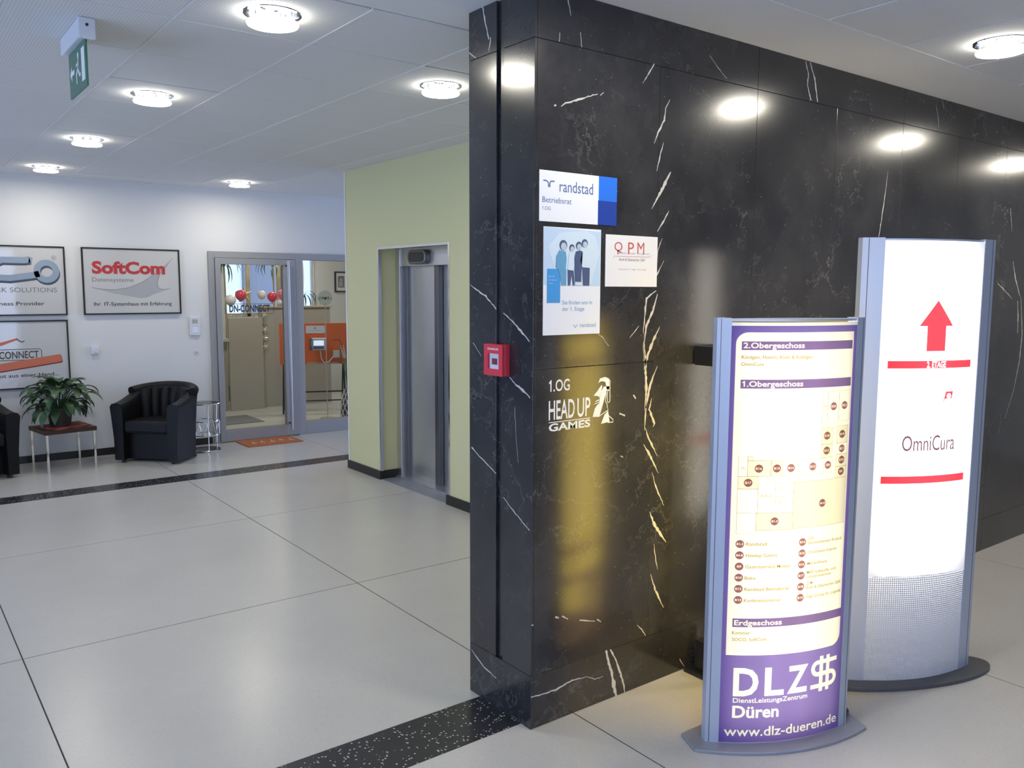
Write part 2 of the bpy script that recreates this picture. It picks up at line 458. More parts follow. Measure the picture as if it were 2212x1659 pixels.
slab(X0, 7.83, 7.48, 8.09, 'dark_terrazzo', 'floor_strip', 0.001)
slab(2.3, YB, 8.0, 13.9, 'office_floor', 'office_floor', 0)

# ---- ceiling
ceiling = struct('ceiling', MB().box(X0-0.2, Y0-0.2, 3.02, X1+0.2, 14.2, 3.1), 'plaster', 'suspended white ceiling of perforated square tiles')
def ceil_band(x0, y0, x1, y1):
    return obj('plaster_band', MB().box(x0, y0, ZC, x1, y1, ZC+0.04), 'plaster', ceiling)
PX, PY = 0.598, 0.605
LAMPS_L = [(1.379, 3.4175), (1.379, 5.2325), (1.379, 7.0475), (1.379, 8.8625), (2.568, 4.0225), (3.168, 8.8625)]
LAMPS_R = [(4.102, 1.7875), (5.896, 1.7875), (7.690, 1.7875), (2.308, 1.7875)]  # the last one is out of view, added for more light
LR = 0.105          # lamp cut-out radius
def tile_meshes():
    a, b, c, t = PX/2-0.005, PY/2-0.005, 0.003, 0.014
    mb = MB(); mb.add([(-a,-b,c),(a,-b,c),(a,b,c),(-a,b,c),(-a+c,-b+c,0),(a-c,-b+c,0),(a-c,b-c,0),(-a+c,b-c,0),(-a,-b,t),(a,-b,t),(a,b,t),(-a,b,t)],
                      [(4,7,6,5),(0,4,5,1),(1,5,6,2),(2,6,7,3),(3,7,4,0),(8,0,1,9),(9,1,2,10),(10,2,3,11),(11,3,0,8),(8,9,10,11)])
    plain = mb.mesh('ceiling_tile'); plain.materials.append(MAT['ceiling_tile'])
    n = 48; mb = MB(); vs = []; fs = []
    for i in range(n):
        t_ = 2*pi*i/n; dx, dy = cos(t_), sin(t_); k = min(a/abs(dx) if abs(dx) > 1e-6 else 9, b/abs(dy) if abs(dy) > 1e-6 else 9)
        vs += [(dx*k, dy*k, 0), (dx*LR, dy*LR, 0), (dx*LR, dy*LR, t), (dx*k, dy*k, t)]
    # corner points
    for i in range(n):
        j = (i+1) % n
        for q in range(4): fs.append((4*i+q, 4*j+q, 4*j+(q+1) % 4, 4*i+(q+1) % 4))
    mb.add(vs, fs)
    # close the corners left by the polar pattern
    holed = mb.mesh('ceiling_tile'); holed.materials.append(MAT['ceiling_tile'])
    return plain, holed
TP, TH = tile_meshes()
def tiles(xs, ys, lamps):
    for x in xs:
        for y in ys:
            hole = any(abs(x-a) < 0.1 and abs(y-b) < 0.1 for a, b in lamps)
            o = bpy.data.objects.new('ceiling_tile', TH if hole else TP); COL.objects.link(o); o.parent = ceiling
            o.location = (x, y, ZC)
XL = [1.08+PX*k for k in range(-6, 5)]; YL = [3.115+PY*k for k in range(0, 11)]
tiles([x+PX/2 for x in XL[:-1]], [y+PY/2 for y in YL[:-1]], LAMPS_L)
XR = [3.205+PX*k for k in range(-9, 11)]; YR = [2.09-PY*k for k in range(0, 9)]
tiles([x+PX/2 for x in XR[:-1]], [y-PY/2 for y in YR[:-1]], LAMPS_R)
for x in XL: obj('t_bar', MB().box(x-0.006, YL[0], ZC-0.002, x+0.006, YL[-1], ZC+0.012), 'plaster', ceiling)
for y in YR: obj('t_bar', MB().box(XR[0], y-0.006, ZC-0.002, XR[-1], y+0.006, ZC+0.012), 'plaster', ceiling)
ceil_band(X0, 2.1, X1, YL[0]-0.012)                    # plain band in line with the marble wall
ceil_band(X0, YL[-1]+0.004, X1, YB)
ceil_band(X0, YL[0]-0.002, XL[0]-0.004, YL[-1]+0.002)
ceil_band(XL[-1]+0.004, YL[0]-0.002, X1, YL[-1]+0.002)
ceil_band(X0, Y0, X1, YR[-1]-0.006)
ceil_band(X0, YR[-1]-0.004, XR[0]-0.006, 2.098)
ceil_band(XR[-1]+0.006, YR[-1]-0.004, X1, 2.098)
ceil_band(2.3, YB, 8.0, 13.9)

# ---- lobby walls
wb = MB().box(X0-0.2, YB, 0, 3.035, YB+0.14, 3.02).box(3.035, YB, 2.165, 8.0, YB+0.14, 3.02).box(6.6, YB, 0, 8.0, YB+0.14, 2.165)
struct('wall_back', wb, 'wall_white', 'white rear wall of the lobby behind the seating')
struct('baseboard_back', MB().box(X0, YB-0.014, 0, 3.02, YB, 0.075), 'base_black', 'black stone baseboard along the white rear wall', bevel=0.002)
XY = 3.68
wy = MB().box(XY, 2.925, 0, 4.6, 5.655, ZC+0.02).box(XY, 6.83, 0, 4.6, 7.47, ZC+0.02).box(XY, 5.655, 2.118, 4.6, 6.83, ZC+0.02)
struct('wall_middle', wy, 'wall_yellow', 'pale yellow wall holding the elevator')
bb = MB().box(XY-0.013, 6.817, 0, XY, 7.483, 0.08).box(XY, 6.817, 0, XY+0.22, 6.83, 0.08).box(XY-0.013, 2.93, 0, XY, 5.70, 0.08)
struct('baseboard_middle', bb, 'base_black', 'black baseboard along the yellow elevator wall')
trim = [(MB().box(XY-0.004, 6.812, 0.08, XY+0.022, 6.832, 2.122), 'steel'), (MB().box(XY-0.004, 5.650, 0.0, XY+0.022, 5.668, 2.122), 'chrome'),
        (MB().box(XY-0.004, 5.668, 2.104, XY+0.022, 6.812, 2.122), 'steel'), (MB().box(XY-0.004, 7.452, 0.08, XY+0.02, 7.474, ZC), 'plaster')]
for i, (mb, m) in enumerate(trim): struct('trim_%d' % (i+1), mb, m, 'narrow metal edge strip on the yellow wall')
# side and rear enclosure (out of frame): glazed facades
def facade(name, label, axis, c, a0, a1, n, wallm='wall_white', z0=0.25, z1=2.65):
    """glazed facade: sill, head, posts as one frame, each pane its own part"""
    r = struct_root(name, label)
    def bx(u0, u1, w0, w1, d0, d1):
        return MB().box(u0, c+d0, w0, u1, c+d1, w1) if axis == 'x' else MB().box(c+d0, u0, w0, c+d1, u1, w1)
    obj('sill', bx(a0, a1, 0, z0, -0.1, 0.1), wallm, r); obj('head', bx(a0, a1, z1, 3.02, -0.1, 0.1), wallm, r)
    st = (a1-a0)/n
    for i in range(n+1):
        u = a0+i*st; obj('post', bx(max(a0, u-0.05), min(a1, u+0.05), z0, z1, -0.06, 0.06), 'alu_frame', r)
    obj('transom', bx(a0, a1, 1.93, 2.0, -0.045, 0.045), 'alu_frame', r)
    for i in range(n):
        u = a0+i*st
        obj('pane', bx(u+0.05, u+st-0.05, z0, 1.93, -0.004, 0.004), 'glass', r); obj('pane', bx(u+0.05, u+st-0.05, 2.0, z1, -0.004, 0.004), 'glass', r)
    return r
facade('wall_left', 'glazed street front left of the seating', 'y', X0, Y0, YB, 9)
facade('wall_front', 'glazed entrance front behind the viewpoint', 'x', Y0, X0, 2.9, 4)
struct('wall_front_right', MB().box(2.9, Y0-0.1, 0, X1+0.2, Y0+0.1, 3.02), 'wall_white', 'white wall behind the viewpoint')
struct('wall_far', MB().box(X1, Y0, 0, X1+0.2, 2.9, 3.02), 'wall_white', 'white wall at the far end of the passage')

# ---- black marble wall
mw = struct('wall_right', MB().box(2.03, 2.525, 0, X1, 2.89, ZC+0.02), 'grout', 'polished black marble wall with white veins')
def mslab(x0, y0, z0, x1, y1, z1, g=0.0009):
    mb = MB().box(x0, y0, z0, x1, y1, z1)
    return obj('marble_slab', mb, 'black_marble', mw, bevel=0.0008)
G = 0.0009
cols = [2.0125, 2.665, 3.313, 3.960, 4.608, 5.256, 5.904, 6.552, 7.2, 7.848, 8.496, X1]
LS = []
for i in range(len(cols)-1):
    a, b = cols[i]+(G if i else 0), cols[i+1]-G
    for z0, z1 in (((0.222, 1.447), (1.447, 2.667)) if i == 0 else ((0.222, 2.667),)):
        LS.append((a, b, z0+G, z1-G, mslab(a, YM, z0+G, b, 2.526, z1-G)))
bc = [2.0125, 3.313, 4.608, 5.904, 7.2, 8.496, X1]
for i in range(len(bc)-1):
    for z0, z1 in ((0, 0.222), (2.667, ZC)):
        a, b = bc[i]+(G if i else 0), bc[i+1]-G
        LS.append((a, b, z0+G, z1-G, mslab(a, YM, z0+G, b, 2.526, z1-G)))
ES = []
for z0, z1 in ((0, 0.222), (0.222, 2.667), (2.667, ZC)):
    if z1 == 0.222:
        ES.append((YM, 2.92, z0, z1-G, mslab(XM0, YM, z0, 2.0115, 2.92, z1-G)))
        continue
    ES.append((YM, 2.684, z0+G, z1-G, mslab(XM0, YM, z0+G, 2.0115, 2.684, z1-G)))
    ES.append((2.731, 2.92, z0+G, z1-G, mslab(XM0, 2.731, z0+G, 2.0115, 2.92, z1-G)))
obj('marble_slab', MB().box(2.012, 2.684, 0.222, 2.026, 2.731, ZC), 'black_marble', mw)
obj('marble_slab', MB().box(2.0125, 2.9, 0, 3.67, 2.92, ZC), 'black_marble', mw)
LOGO=[[(2.3402, 1.3739), (2.3496, 1.3928), (2.3761, 1.3969), (2.3903, 1.3934), (2.4019, 1.3803), (2.4027, 1.3449), (2.3885, 1.3459), (2.3854, 1.3585), (2.3793, 1.3765), (2.3624, 1.3807), (2.3499, 1.3794)], [(2.3713, 1.3574), (2.3854, 1.3585), (2.4024, 1.3574), (2.4014, 1.3367), (2.3886, 1.3397), (2.3487, 1.235), (2.3117, 1.2379), (2.3229, 1.2723), (2.3365, 1.2857), (2.3503, 1.2907), (2.3439, 1.3016), (2.3577, 1.3398)], [(2.3594, 1.3654), (2.3628, 1.3621), (2.3578, 1.3356), (2.347, 1.3158), (2.3385, 1.3216), (2.3149, 1.3243), (2.3353, 1.3413), (2.3489, 1.3568)], [(2.321, 1.2982), (2.3388, 1.3061), (2.3499, 1.3104), (2.3487, 1.3012), (2.3306, 1.2995)], [(2.3129, 1.2855), (2.3252, 1.2938), (2.3474, 1.2951), (2.3531, 1.2916), (2.3364, 1.2918), (2.3225, 1.2899)], [(2.3591, 1.2049), (2.3767, 1.2408), (2.3976, 1.2568), (2.4072, 1.2099)]]
LOGO_LINES=[[(2.3945, 1.3911), (2.4061, 1.38), (2.407, 1.2946), (2.4005, 1.2905), (2.3934, 1.2926), (2.3921, 1.3124), (2.3942, 1.3455)], [(2.3872, 1.3398), (2.3825, 1.2965), (2.3921, 1.2833), (2.393, 1.2707), (2.3983, 1.2598), (2.3486, 1.2375)], [(2.4023, 1.2354), (2.4271, 1.2164), (2.4273, 1.2065), (2.3973, 1.2072)]]
VEINS_LONG=[[(2.725, 2.543, 1.9), (2.701, 2.502, 9.3), (2.694, 2.454, 9.3), (2.659, 2.403, 13.1), (2.636, 2.354, 1.9)], [(2.692, 2.364, 1.9), (2.671, 2.301, 9.4), (2.654, 2.243, 1.9)], [(2.741, 2.248, 3.8), (2.709, 2.2, 21.0), (2.668, 2.14, 13.3), (2.628, 2.086, 1.9)], [(2.735, 2.086, 1.9), (2.7, 2.036, 15.4), (2.667, 1.996, 3.8)], [(2.697, 1.968, 1.9), (2.67, 1.909, 7.7), (2.662, 1.802, 1.9)], [(2.711, 1.875, 2.0), (2.668, 1.812, 9.7), (2.66, 1.802, 1.9)], [(2.667, 1.748, 3.9), (2.609, 1.715, 13.6), (2.596, 1.589, 5.9), (2.6, 1.451, 2.0)], [(2.676, 1.734, 3.9), (2.65, 1.662, 15.7), (2.613, 1.598, 13.7), (2.603, 1.53, 3.9)], [(2.695, 1.596, 2.0), (2.657, 1.538, 19.8), (2.614, 1.451, 15.8), (2.604, 1.412, 2.0)], [(2.597, 1.569, 3.9), (2.611, 1.451, 15.8), (2.621, 1.331, 17.9), (2.618, 1.232, 12.0), (2.615, 1.152, 2.0)], [(2.686, 1.427, 2.0), (2.643, 1.346, 16.0), (2.623, 1.268, 14.0), (2.618, 1.232, 2.0)], [(2.656, 1.289, 2.0), (2.641, 1.24, 14.1), (2.677, 1.176, 14.2), (2.666, 1.163, 2.0)], [(2.62, 1.162, 4.0), (2.645, 1.109, 16.3), (2.699, 1.031, 2.1)], [(2.611, 1.092, 4.0), (2.653, 1.037, 16.3), (2.708, 0.954, 2.1)], [(2.666, 0.963, 2.1), (2.698, 0.887, 10.4), (2.748, 0.803, 2.1)], [(2.657, 0.79, 2.1), (2.692, 0.722, 18.9), (2.735, 0.672, 17.0), (2.769, 0.63, 2.1)], [(2.689, 0.639, 2.1), (2.702, 0.573, 8.5), (2.716, 0.517, 2.1)], [(2.672, 0.505, 2.1), (2.707, 0.423, 12.9), (2.761, 0.332, 4.4)], [(2.094, 2.436, 8.4), (2.103, 2.44, 8.4)], [(2.128, 2.437, 3.4), (2.151, 2.453, 8.5), (2.216, 2.474, 8.6), (2.276, 2.496, 5.2), (2.314, 2.508, 3.5)], [(2.329, 2.505, 5.2), (2.346, 2.518, 3.5)], [(2.626, 2.671, 5.5), (2.597, 2.63, 7.3), (2.561, 2.584, 1.8)], [(2.157, 2.827, 6.6), (2.164, 2.804, 6.6), (2.172, 2.772, 1.7)], [(2.118, 2.703, 3.3), (2.116, 2.67, 3.3)], [(2.221, 2.722, 3.4), (2.229, 2.669, 3.4)], [(3.671, 2.849, 6.4), (3.698, 2.793, 8.6), (3.694, 2.738, 10.8), (3.73, 2.674, 10.9)], [(3.709, 2.849, 8.6), (3.753, 2.78, 13.0), (3.784, 2.674, 8.8)], [(4.951, 2.817, 2.5), (4.98, 2.756, 7.7), (4.999, 2.693, 5.1)], [(5.011, 2.863, 5.1), (5.046, 2.803, 2.6)], [(4.47, 2.398, 2.4), (4.453, 2.274, 7.4), (4.429, 2.136, 9.9), (4.41, 2.043, 5.0)], [(2.969, 2.76, 1.9), (3.024, 2.72, 3.9), (3.089, 2.681, 3.9)], [(6.007, 2.292, 5.9), (6.052, 2.145, 3.0)], [(6.097, 1.949, 6.1), (6.15, 1.842, 18.5), (6.242, 1.718, 6.3)], [(6.21, 1.687, 6.3), (6.233, 1.593, 18.9), (6.246, 1.466, 6.4)], [(6.256, 1.718, 6.3), (6.32, 1.464, 12.8), (6.307, 1.273, 12.9), (6.25, 1.083, 6.5), (6.137, 0.884, 3.2)], [(5.892, 1.803, 6.0), (5.986, 1.764, 9.1), (6.122, 1.703, 3.1)], [(2.001, 0.138, 7.8), (2.056, 0.133, 5.9), (2.129, 0.131, 9.9), (2.217, 0.145, 8.1), (2.297, 0.138, 2.0)], [(2.297, 0.138, 2.0), (2.347, 0.113, 4.1), (2.395, 0.112, 2.1)], [(2.409, 0.223, 14.5), (2.427, 0.163, 14.6), (2.447, 0.109, 18.9), (2.46, 0.053, 27.4), (2.475, -0.004, 17.0)], [(2.434, 0.221, 8.3), (2.468, 0.166, 12.6), (2.498, 0.095, 12.7), (2.519, 0.036, 10.7), (2.528, -0.003, 6.4)], [(2.595, 0.291, 2.1), (2.624, 0.262, 6.4), (2.649, 0.228, 4.3)], [(2.001, 0.435, 5.7), (2.011, 0.434, 5.7)], [(2.123, 0.44, 9.7), (2.143, 0.431, 7.8)], [(2.16, 0.435, 7.8), (2.192, 0.415, 5.9)], [(2.256, 0.394, 8.0), (2.342, 0.369, 4.1)], [(2.355, 0.374, 8.1), (2.377, 0.358, 4.1)], [(2.88, 0.058, 4.5), (2.92, 0.002, 2.3)], [(2.474, 1.058, 4.0), (2.49, 1.05, 4.0)], [(2.464, 1.239, 9.8), (2.496, 1.227, 9.8)], [(2.543, 1.311, 7.9), (2.558, 1.294, 7.9)], [(2.315, 1.592, 1.9), (2.357, 1.561, 3.8), (2.396, 1.522, 1.9)], [(2.515, 1.552, 1.9), (2.549, 1.582, 7.7), (2.568, 1.601, 1.9)]]
VEINS_END=[[(2.826, 2.867, 5.2), (2.817, 2.826, 10.5), (2.798, 2.77, 8.7), (2.782, 2.722, 7.0)], [(2.77, 2.728, 5.2), (2.776, 2.695, 8.7), (2.785, 2.676, 1.7)], [(2.917, 2.7, 5.4), (2.871, 2.671, 5.4)], [(2.913, 1.77, 1.9), (2.866, 1.749, 7.6), (2.801, 1.723, 9.3), (2.73, 1.672, 5.5)], [(2.681, 1.657, 5.5), (2.629, 1.631, 7.2), (2.57, 1.592, 10.7), (2.515, 1.553, 5.3)], [(2.64, 1.406, 5.5), (2.598, 1.379, 7.3), (2.554, 1.363, 14.4), (2.51, 1.337, 7.2)], [(2.905, 1.085, 10.0), (2.85, 1.056, 5.9), (2.8, 1.035, 5.9), (2.729, 1.003, 3.9)], [(2.678, 0.913, 3.8), (2.609, 0.87, 5.7), (2.508, 0.816, 5.6)], [(2.908, 0.189, 4.2), (2.869, 0.168, 8.4), (2.817, 0.145, 8.3), (2.726, 0.128, 6.1)], [(2.833, 1.476, 1.9), (2.893, 1.53, 3.9)], [(2.606, 1.29, 1.8), (2.596, 1.162, 1.8), (2.581, 1.072, 1.9)]]
def vein(pts, slabs, fn, off):
    # split widths smoothly: resample and jitter the stroke a little
    P = []; W = []
    for i in range(len(pts)-1):
        a, b = pts[i], pts[i+1]; n = max(2, int(math.hypot(b[0]-a[0], b[1]-a[1])/0.012))
        for k in range(n):
            t = k/n; P.append([a[0]+(b[0]-a[0])*t, a[1]+(b[1]-a[1])*t]); W.append((a[2]+(b[2]-a[2])*t)/1000)
    P.append(list(pts[-1][:2])); W.append(pts[-1][2]/1000)
    for i in range(1, len(P)-1):
        P[i][0] += random.uniform(-1, 1)*0.0016; P[i][1] += random.uniform(-1, 1)*0.0016
        W[i] *= random.uniform(0.55, 1.25)
    W = [max(0.0009, x*0.8) for x in W]
    mx = sum(p[0] for p in P)/len(P); mz = sum(p[1] for p in P)/len(P)
    best = min(slabs, key=lambda s: max(0, s[0]-mx, mx-s[1])+max(0, s[2]-mz, mz-s[3]))
    printed('vein', ribbon(P, W), 'vein', best[4], lambda u, v: fn(u, v, off))
for v in VEINS_LONG: vein(v, LS, lambda u, v, o: (u, YM-o, v), 0.0004)
for v in VEINS_END: vein(v, ES, lambda u, v, o: (XM0-o, u, v), 0.0004)

# ---- glazed office front: door and side light
d = struct_root('door_1', 'grey aluminium glass door to the office')
A = 'alu_frame'
obj('door_frame', MB().box(3.035, YB-0.03, 0, 3.099, YB+0.1, 2.165).box(3.099, YB-0.03, 2.093, 4.045, YB+0.1, 2.165), A, d, bevel=0.003)
lf = MB().box(3.103, YB-0.045, 0.012, 3.165, YB+0.03, 2.089).box(3.165, YB-0.045, 2.022, 3.895, YB+0.03, 2.089).box(3.895, YB-0.045, 0.012, 4.04, YB+0.03, 2.089).box(3.165, YB-0.045, 0.012, 3.895, YB+0.03, 0.14)
obj('door_leaf', lf, A, d, bevel=0.003)
obj('pane', MB().box(3.165, YB-0.012, 0.14, 3.895, YB-0.004, 2.022), 'glass', d)
h = obj('handle', MB().tube([(3.925, YB-0.115, 0.09), (3.925, YB-0.115, 2.075)], 0.016, 12), 'steel_soft', d, smooth=True)
for z in (0.16, 2.02): obj('handle_mount', MB().tube([(3.925, YB-0.046, z), (3.925, YB-0.115, z)], 0.011, 10), 'black', h)
fnd = lambda x, z: (x, YB-0.0135, z)
o1 = 3.208; o2 = 3.776
fr = merge(ribbon([(o1+0.01,1.462),(o2-0.01,1.462),(o2,1.475),(o2,1.566),(o2-0.01,1.578),(o1+0.01,1.578),(o1,1.566),(o1,1.475)], 0.005, True))
printed('lettering', fr, 'ink', d, fnd)
printed('lettering', text('DN-CONNECT', 3.254, 3.73, 1.487, 0.076, 0.035), 'ink', d, fnd, 'black door lettering reading DN-CONNECT')
printed('lettering', text('www.dn-connect.de', 3.213, 3.551, 1.424, 0.018, 0.01), 'ink', d, fnd, 'small web address on the glass door')
w1 = struct_root('window_1', 'grey framed side light beside the glass door')
sf = MB().box(4.045, YB-0.03, 0, 4.14, YB+0.1, 2.165).box(4.14, YB-0.03, 2.09, 6.6, YB+0.1, 2.165).box(4.14, YB-0.03, 0, 6.6, YB+0.1, 0.15).box(6.5, YB-0.03, 0.15, 6.6, YB+0.1, 2.09)
obj('window_frame', sf, A, w1, bevel=0.003)
obj('pane', MB().box(4.14, YB+0.02, 0.15, 6.5, YB+0.028, 2.09), 'glass', w1)

# ---- office behind the glass
struct('wall_office_left', MB().box(2.3, YB+0.14, 0, 2.4, 13.5, 3.02), 'wall_white', 'white side wall of the office')
struct('wall_office_right', MB().box(7.9, YB+0.14, 0, 8.0, 13.5, 3.02), 'wall_white', 'white right side wall of the office')
wo = MB(); YO = 13.5
for x0, z0, x1, z1 in ((2.3, 0, 4.55, 3.02), (4.55, 0, 8.0, 1.30), (4.55, 2.35, 8.0, 3.02), (5.55, 1.30, 5.82, 2.35), (6.09, 1.30, 8.0, 2.35)):
    wo.box(x0, YO, z0, x1, YO+0.25, z1)
struct('wall_office_back', wo, 'wall_white', 'white window wall at the back of the office')
def owin(name, xs, z0, z1, label, m='wood_light'):
    r = struct_root(name, label); y = YO+0.1
    mb = MB().box(xs[0], y, z0, xs[-1], y+0.06, z0+0.05).box(xs[0], y, z1-0.05, xs[-1], y+0.06, z1)
    for x in (xs[0], *xs[1:-1], xs[-1]): mb.box(x-0.03, y, z0, x+0.03, y+0.06, z1)
    obj('window_frame', mb, m, r)
    for a, b in zip(xs[:-1], xs[1:]): obj('pane', MB().box(a+0.03, y+0.025, z0+0.05, b-0.03, y+0.033, z1-0.05), 'glass', r)
    return r
owin('window_2', [4.55, 4.955, 5.47, 5.55], 1.30, 2.35, 'wide office window above the grey partition')
bld = struct_root('wall_added_sky_block', 'pale building block added to tone down the sky behind the office windows'); bld.location = (6.2, 18.5, 0)  # added outside to block the bright sky in the office windows
obj('facade', MB().box(-6, 0, 0, 6, 3, 9), 'wall_white', bld)
for k_ in range(6): obj('window', MB().box(-5+1.8*k_, -0.05, 1.2, -4+1.8*k_, 0, 2.8), 'steel_dark', bld)
owin('window_3', [5.82, 6.09], 1.30, 2.35, 'narrow office window with a draped curtain', 'plaster')

# ================================================================== THINGS
# ---- ceiling lamps
def make_lamp():
    r = thing('ceiling_lamp', '-', 'lamp')
    obj('trim_ring', MB().lathe([(LR+0.012, 0.0), (LR+0.010, -0.004), (LR, -0.005), (LR-0.004, 0.002), (LR-0.004, 0.02)], 48), 'chrome', r, smooth=True)
    obj('reflector', MB().lathe([(LR-0.003, 0.0), (LR-0.006, 0.03), (0.085, 0.075), (0.05, 0.10), (0.0005, 0.105)], 48), 'chrome', r, smooth=True, recalc=False)
    obj('bulb', MB().lathe([(0.0005, 0.098), (0.030, 0.095), (0.038, 0.07), (0.030, 0.045), (0.0005, 0.040)], 24), 'lamp_bulb', r, smooth=True)
    g = MB().lathe([(0.032, -0.034), (0.100, -0.034), (0.1035, -0.040), (0.100, -0.046), (0.032, -0.046), (0.029, -0.040), (0.032, -0.034)], 48)
    gd = obj('glass_disc', g, 'lamp_glass', r, smooth=True)
    for k in range(3):
        a = radians(30+120*k); x, y = 0.083*cos(a), 0.083*sin(a)
        obj('holder', MB().tube([(x, y, -0.052), (x, y, 0.04)], 0.0035, 8), 'chrome', r, smooth=True)
    return r
def lamp_light(parent, k=1.0):
    l = bpy.data.lights.new('lamp_light', 'AREA'); l.shape = 'DISK'; l.size = 0.19; l.energy = LAMP_POWER*k; l.color = LAMP_COL
    lo = bpy.data.objects.new('lamp_light', l); COL.objects.link(lo); lo.parent = parent; lo.location = (0, 0, -0.055)
def dup(root, loc, rz=None):
    r = root.copy(); COL.objects.link(r); r.location = loc
    if rz is not None: r.rotation_euler = (0, 0, rz)
    for ch in root.children:
        c = ch.copy(); COL.objects.link(c); c.parent = r
        for g in ch.children:
            q = g.copy(); COL.objects.link(q); q.parent = c
    return r
lamp_labels = ['round ceiling lamp with glass disc, nearest one left of the marble wall', 'round ceiling lamp, second from the marble wall in the row of four',
    'round ceiling lamp, third from the marble wall in the row of four', 'small looking round ceiling lamp, farthest of the row of four above the framed posters',
    'round ceiling lamp close to the left edge of the black marble wall', 'round ceiling lamp in front of the office glass door',
    'large round ceiling lamp above the tall white sign on the right', 'round ceiling lamp mirrored in the marble above the tall white sign',
    'round ceiling lamp at the far end of the marble wall', 'unseen round ceiling lamp added for light in front of the paper notices']
lamp0 = make_lamp()
for i, (x, y) in enumerate(LAMPS_L+LAMPS_R):
    r = lamp0 if i == 0 else dup(lamp0, (x, y, ZC))
    r.location = (x, y, ZC); tag(r, lamp_labels[i], 'lamp', 'round glass disc ceiling lamps')
for r in [o for o in COL.objects if o.name.startswith('ceiling_lamp')]: lamp_light(r, 1.55 if r.location.y < 2.4 else 1.0)

# ---- elevator
e = thing('elevator_door', 'brushed steel elevator door in the yellow wall', 'elevator', (XY, 6.24, 0))
def E(y): return y-6.24
XD = 0.24
obj('jamb', MB().box(XD-0.06, E(6.755), 0, XD+0.1, E(6.828), 2.117), 'steel', e, bevel=0.003)
obj('jamb', MB().box(XD-0.012, E(6.70), 0, XD+0.12, E(6.755), 1.955), 'steel_dark', e, bevel=0.003)
obj('jamb', MB().box(XD-0.06, E(5.657), 0, XD+0.1, E(5.73), 2.117), 'steel', e, bevel=0.003)
hd = obj('header', MB().box(XD-0.05, E(5.73), 1.955, XD+0.1, E(6.755), 2.117), 'steel', e, bevel=0.002)
def panel(y0, y1, x, m='steel'):
    mb = MB().box(x, E(y0), 0.02, x+0.03, E(y1), 1.955)
    return obj('door_panel', mb, m, e, bevel=0.003)
panel(6.27, 6.70, XD+0.01); panel(5.73, 6.24, XD+0.055)
obj('door_edge', MB().box(XD+0.004, E(6.205), 0.02, XD+0.05, E(6.27), 1.955), 'steel_dark', e, bevel=0.002)
obj('sill', MB().box(0.15, E(5.66), 0.0, XD+0.12, E(6.828), 0.02), 'steel', e)
obj('threshold', MB().box(0.0, E(5.66), 0.0, 0.15, E(6.815), 0.004), 'base_grey', e)
def rrect(cx, cy, w, h, r, n=5):
    out = []
    for sx, sy, a0 in ((1, 1, 0), (-1, 1, 90), (-1, -1, 180), (1, -1, 270)):
        for k in range(n+1):
            a = radians(a0+90*k/n); out.append((cx+sx*(w/2-r)+r*cos(a), cy+sy*(h/2-r)+r*sin(a)))
    return out
def prism_x(pl, x0, x1):
    n = len(pl)
    return MB().add([(x0, y, z) for y, z in pl]+[(x1, y, z) for y, z in pl], [tuple(range(n-1, -1, -1)), tuple(range(n, 2*n))]+[(i, (i+1) % n, n+(i+1) % n, n+i) for i in range(n)])
ind = obj('indicator', prism_x(rrect(E(6.40), 2.03, 0.30, 0.125, 0.05), XD-0.10, XD-0.05), 'steel_dark', hd, bevel=0.006)
obj('display', prism_x(rrect(E(6.40), 2.03, 0.25, 0.085, 0.035), XD-0.103, XD-0.099), 'black', hd)

# ---- fire alarm call point on the marble end face
fa = thing('fire_alarm', 'small red fire alarm call point on the marble wall end', 'alarm', (XM0, 2.70, 1.472))
hs = MB(); w_, h_ = 0.062, 0.062
hs.box(-0.036, -w_, -h_, 0, w_, h_)
obj('housing', MB().add([(-0.026,-w_,-h_),(-0.026,w_,-h_),(-0.026,w_,h_),(-0.026,-w_,h_),(0,-w_,-h_),(0,w_,-h_),(0,w_,h_),(0,-w_,h_)], [(0,1,2,3),(4,7,6,5),(0,4,5,1),(1,5,6,2),(2,6,7,3),(3,7,4,0)]), 'red_plastic', fa, bevel=0.003)
fm = MB(); a_, b_ = w_, 0.036
for y0, z0, y1, z1 in ((-a_, 0.026, a_, h_), (-a_, -h_, a_, -0.036), (-a_, -0.036, -b_, 0.026), (b_, -0.036, a_, 0.026)): fm.box(-0.038, y0, z0, -0.026, y1, z1)
obj('frame', fm, 'red_plastic', fa)
obj('glass_window', MB().box(-0.029, -b_, -0.036, -0.0265, b_, 0.026), 'plastic_white', fa)
obj('press_button', MB().box(-0.032, -0.016, -0.018, -0.029, 0.016, 0.006), 'red_dark', fa)
printed('lettering', text('FEUERMELDER', -0.036, 0.036, 0.04, 0.0075, 0.01), 'vinyl_white', fa, lambda x, z: (-0.0385, -x, z))

# ---- paper notices and vinyl lettering on the marble long face
def notice(name, label, cat, x0, z0, x1, z1, m, t=0.002, tilt=0):
    r = thing(name, label, cat, ((x0+x1)/2, YM, (z0+z1)/2)); W, H = x1-x0, z1-z0
    obj('sheet', MB().box(-W/2, -t, -H/2, W/2, -0.0005, H/2), m, r)
    r.rotation_euler = (0, tilt, 0)
    return r, (lambda k: (lambda x, z: (x, -t-0.0004*k, z))), W, H
r, F, W, H = notice('company_sign', 'white and blue notice with bird mark and company name, topmost on the marble', 'sign', 2.024, 2.007, 2.425, 2.196, 'paper')
obj('blue_field', MB().box(W/2-0.099, -0.0026, 0.001, W/2, -0.0005, H/2), 'blue_bright', r)
obj('blue_field', MB().box(W/2-0.102, -0.0026, -H/2, W/2, -0.0005, 0.0005), 'blue_dark', r)
X = lambda p: (p-128)/664*W-W/2
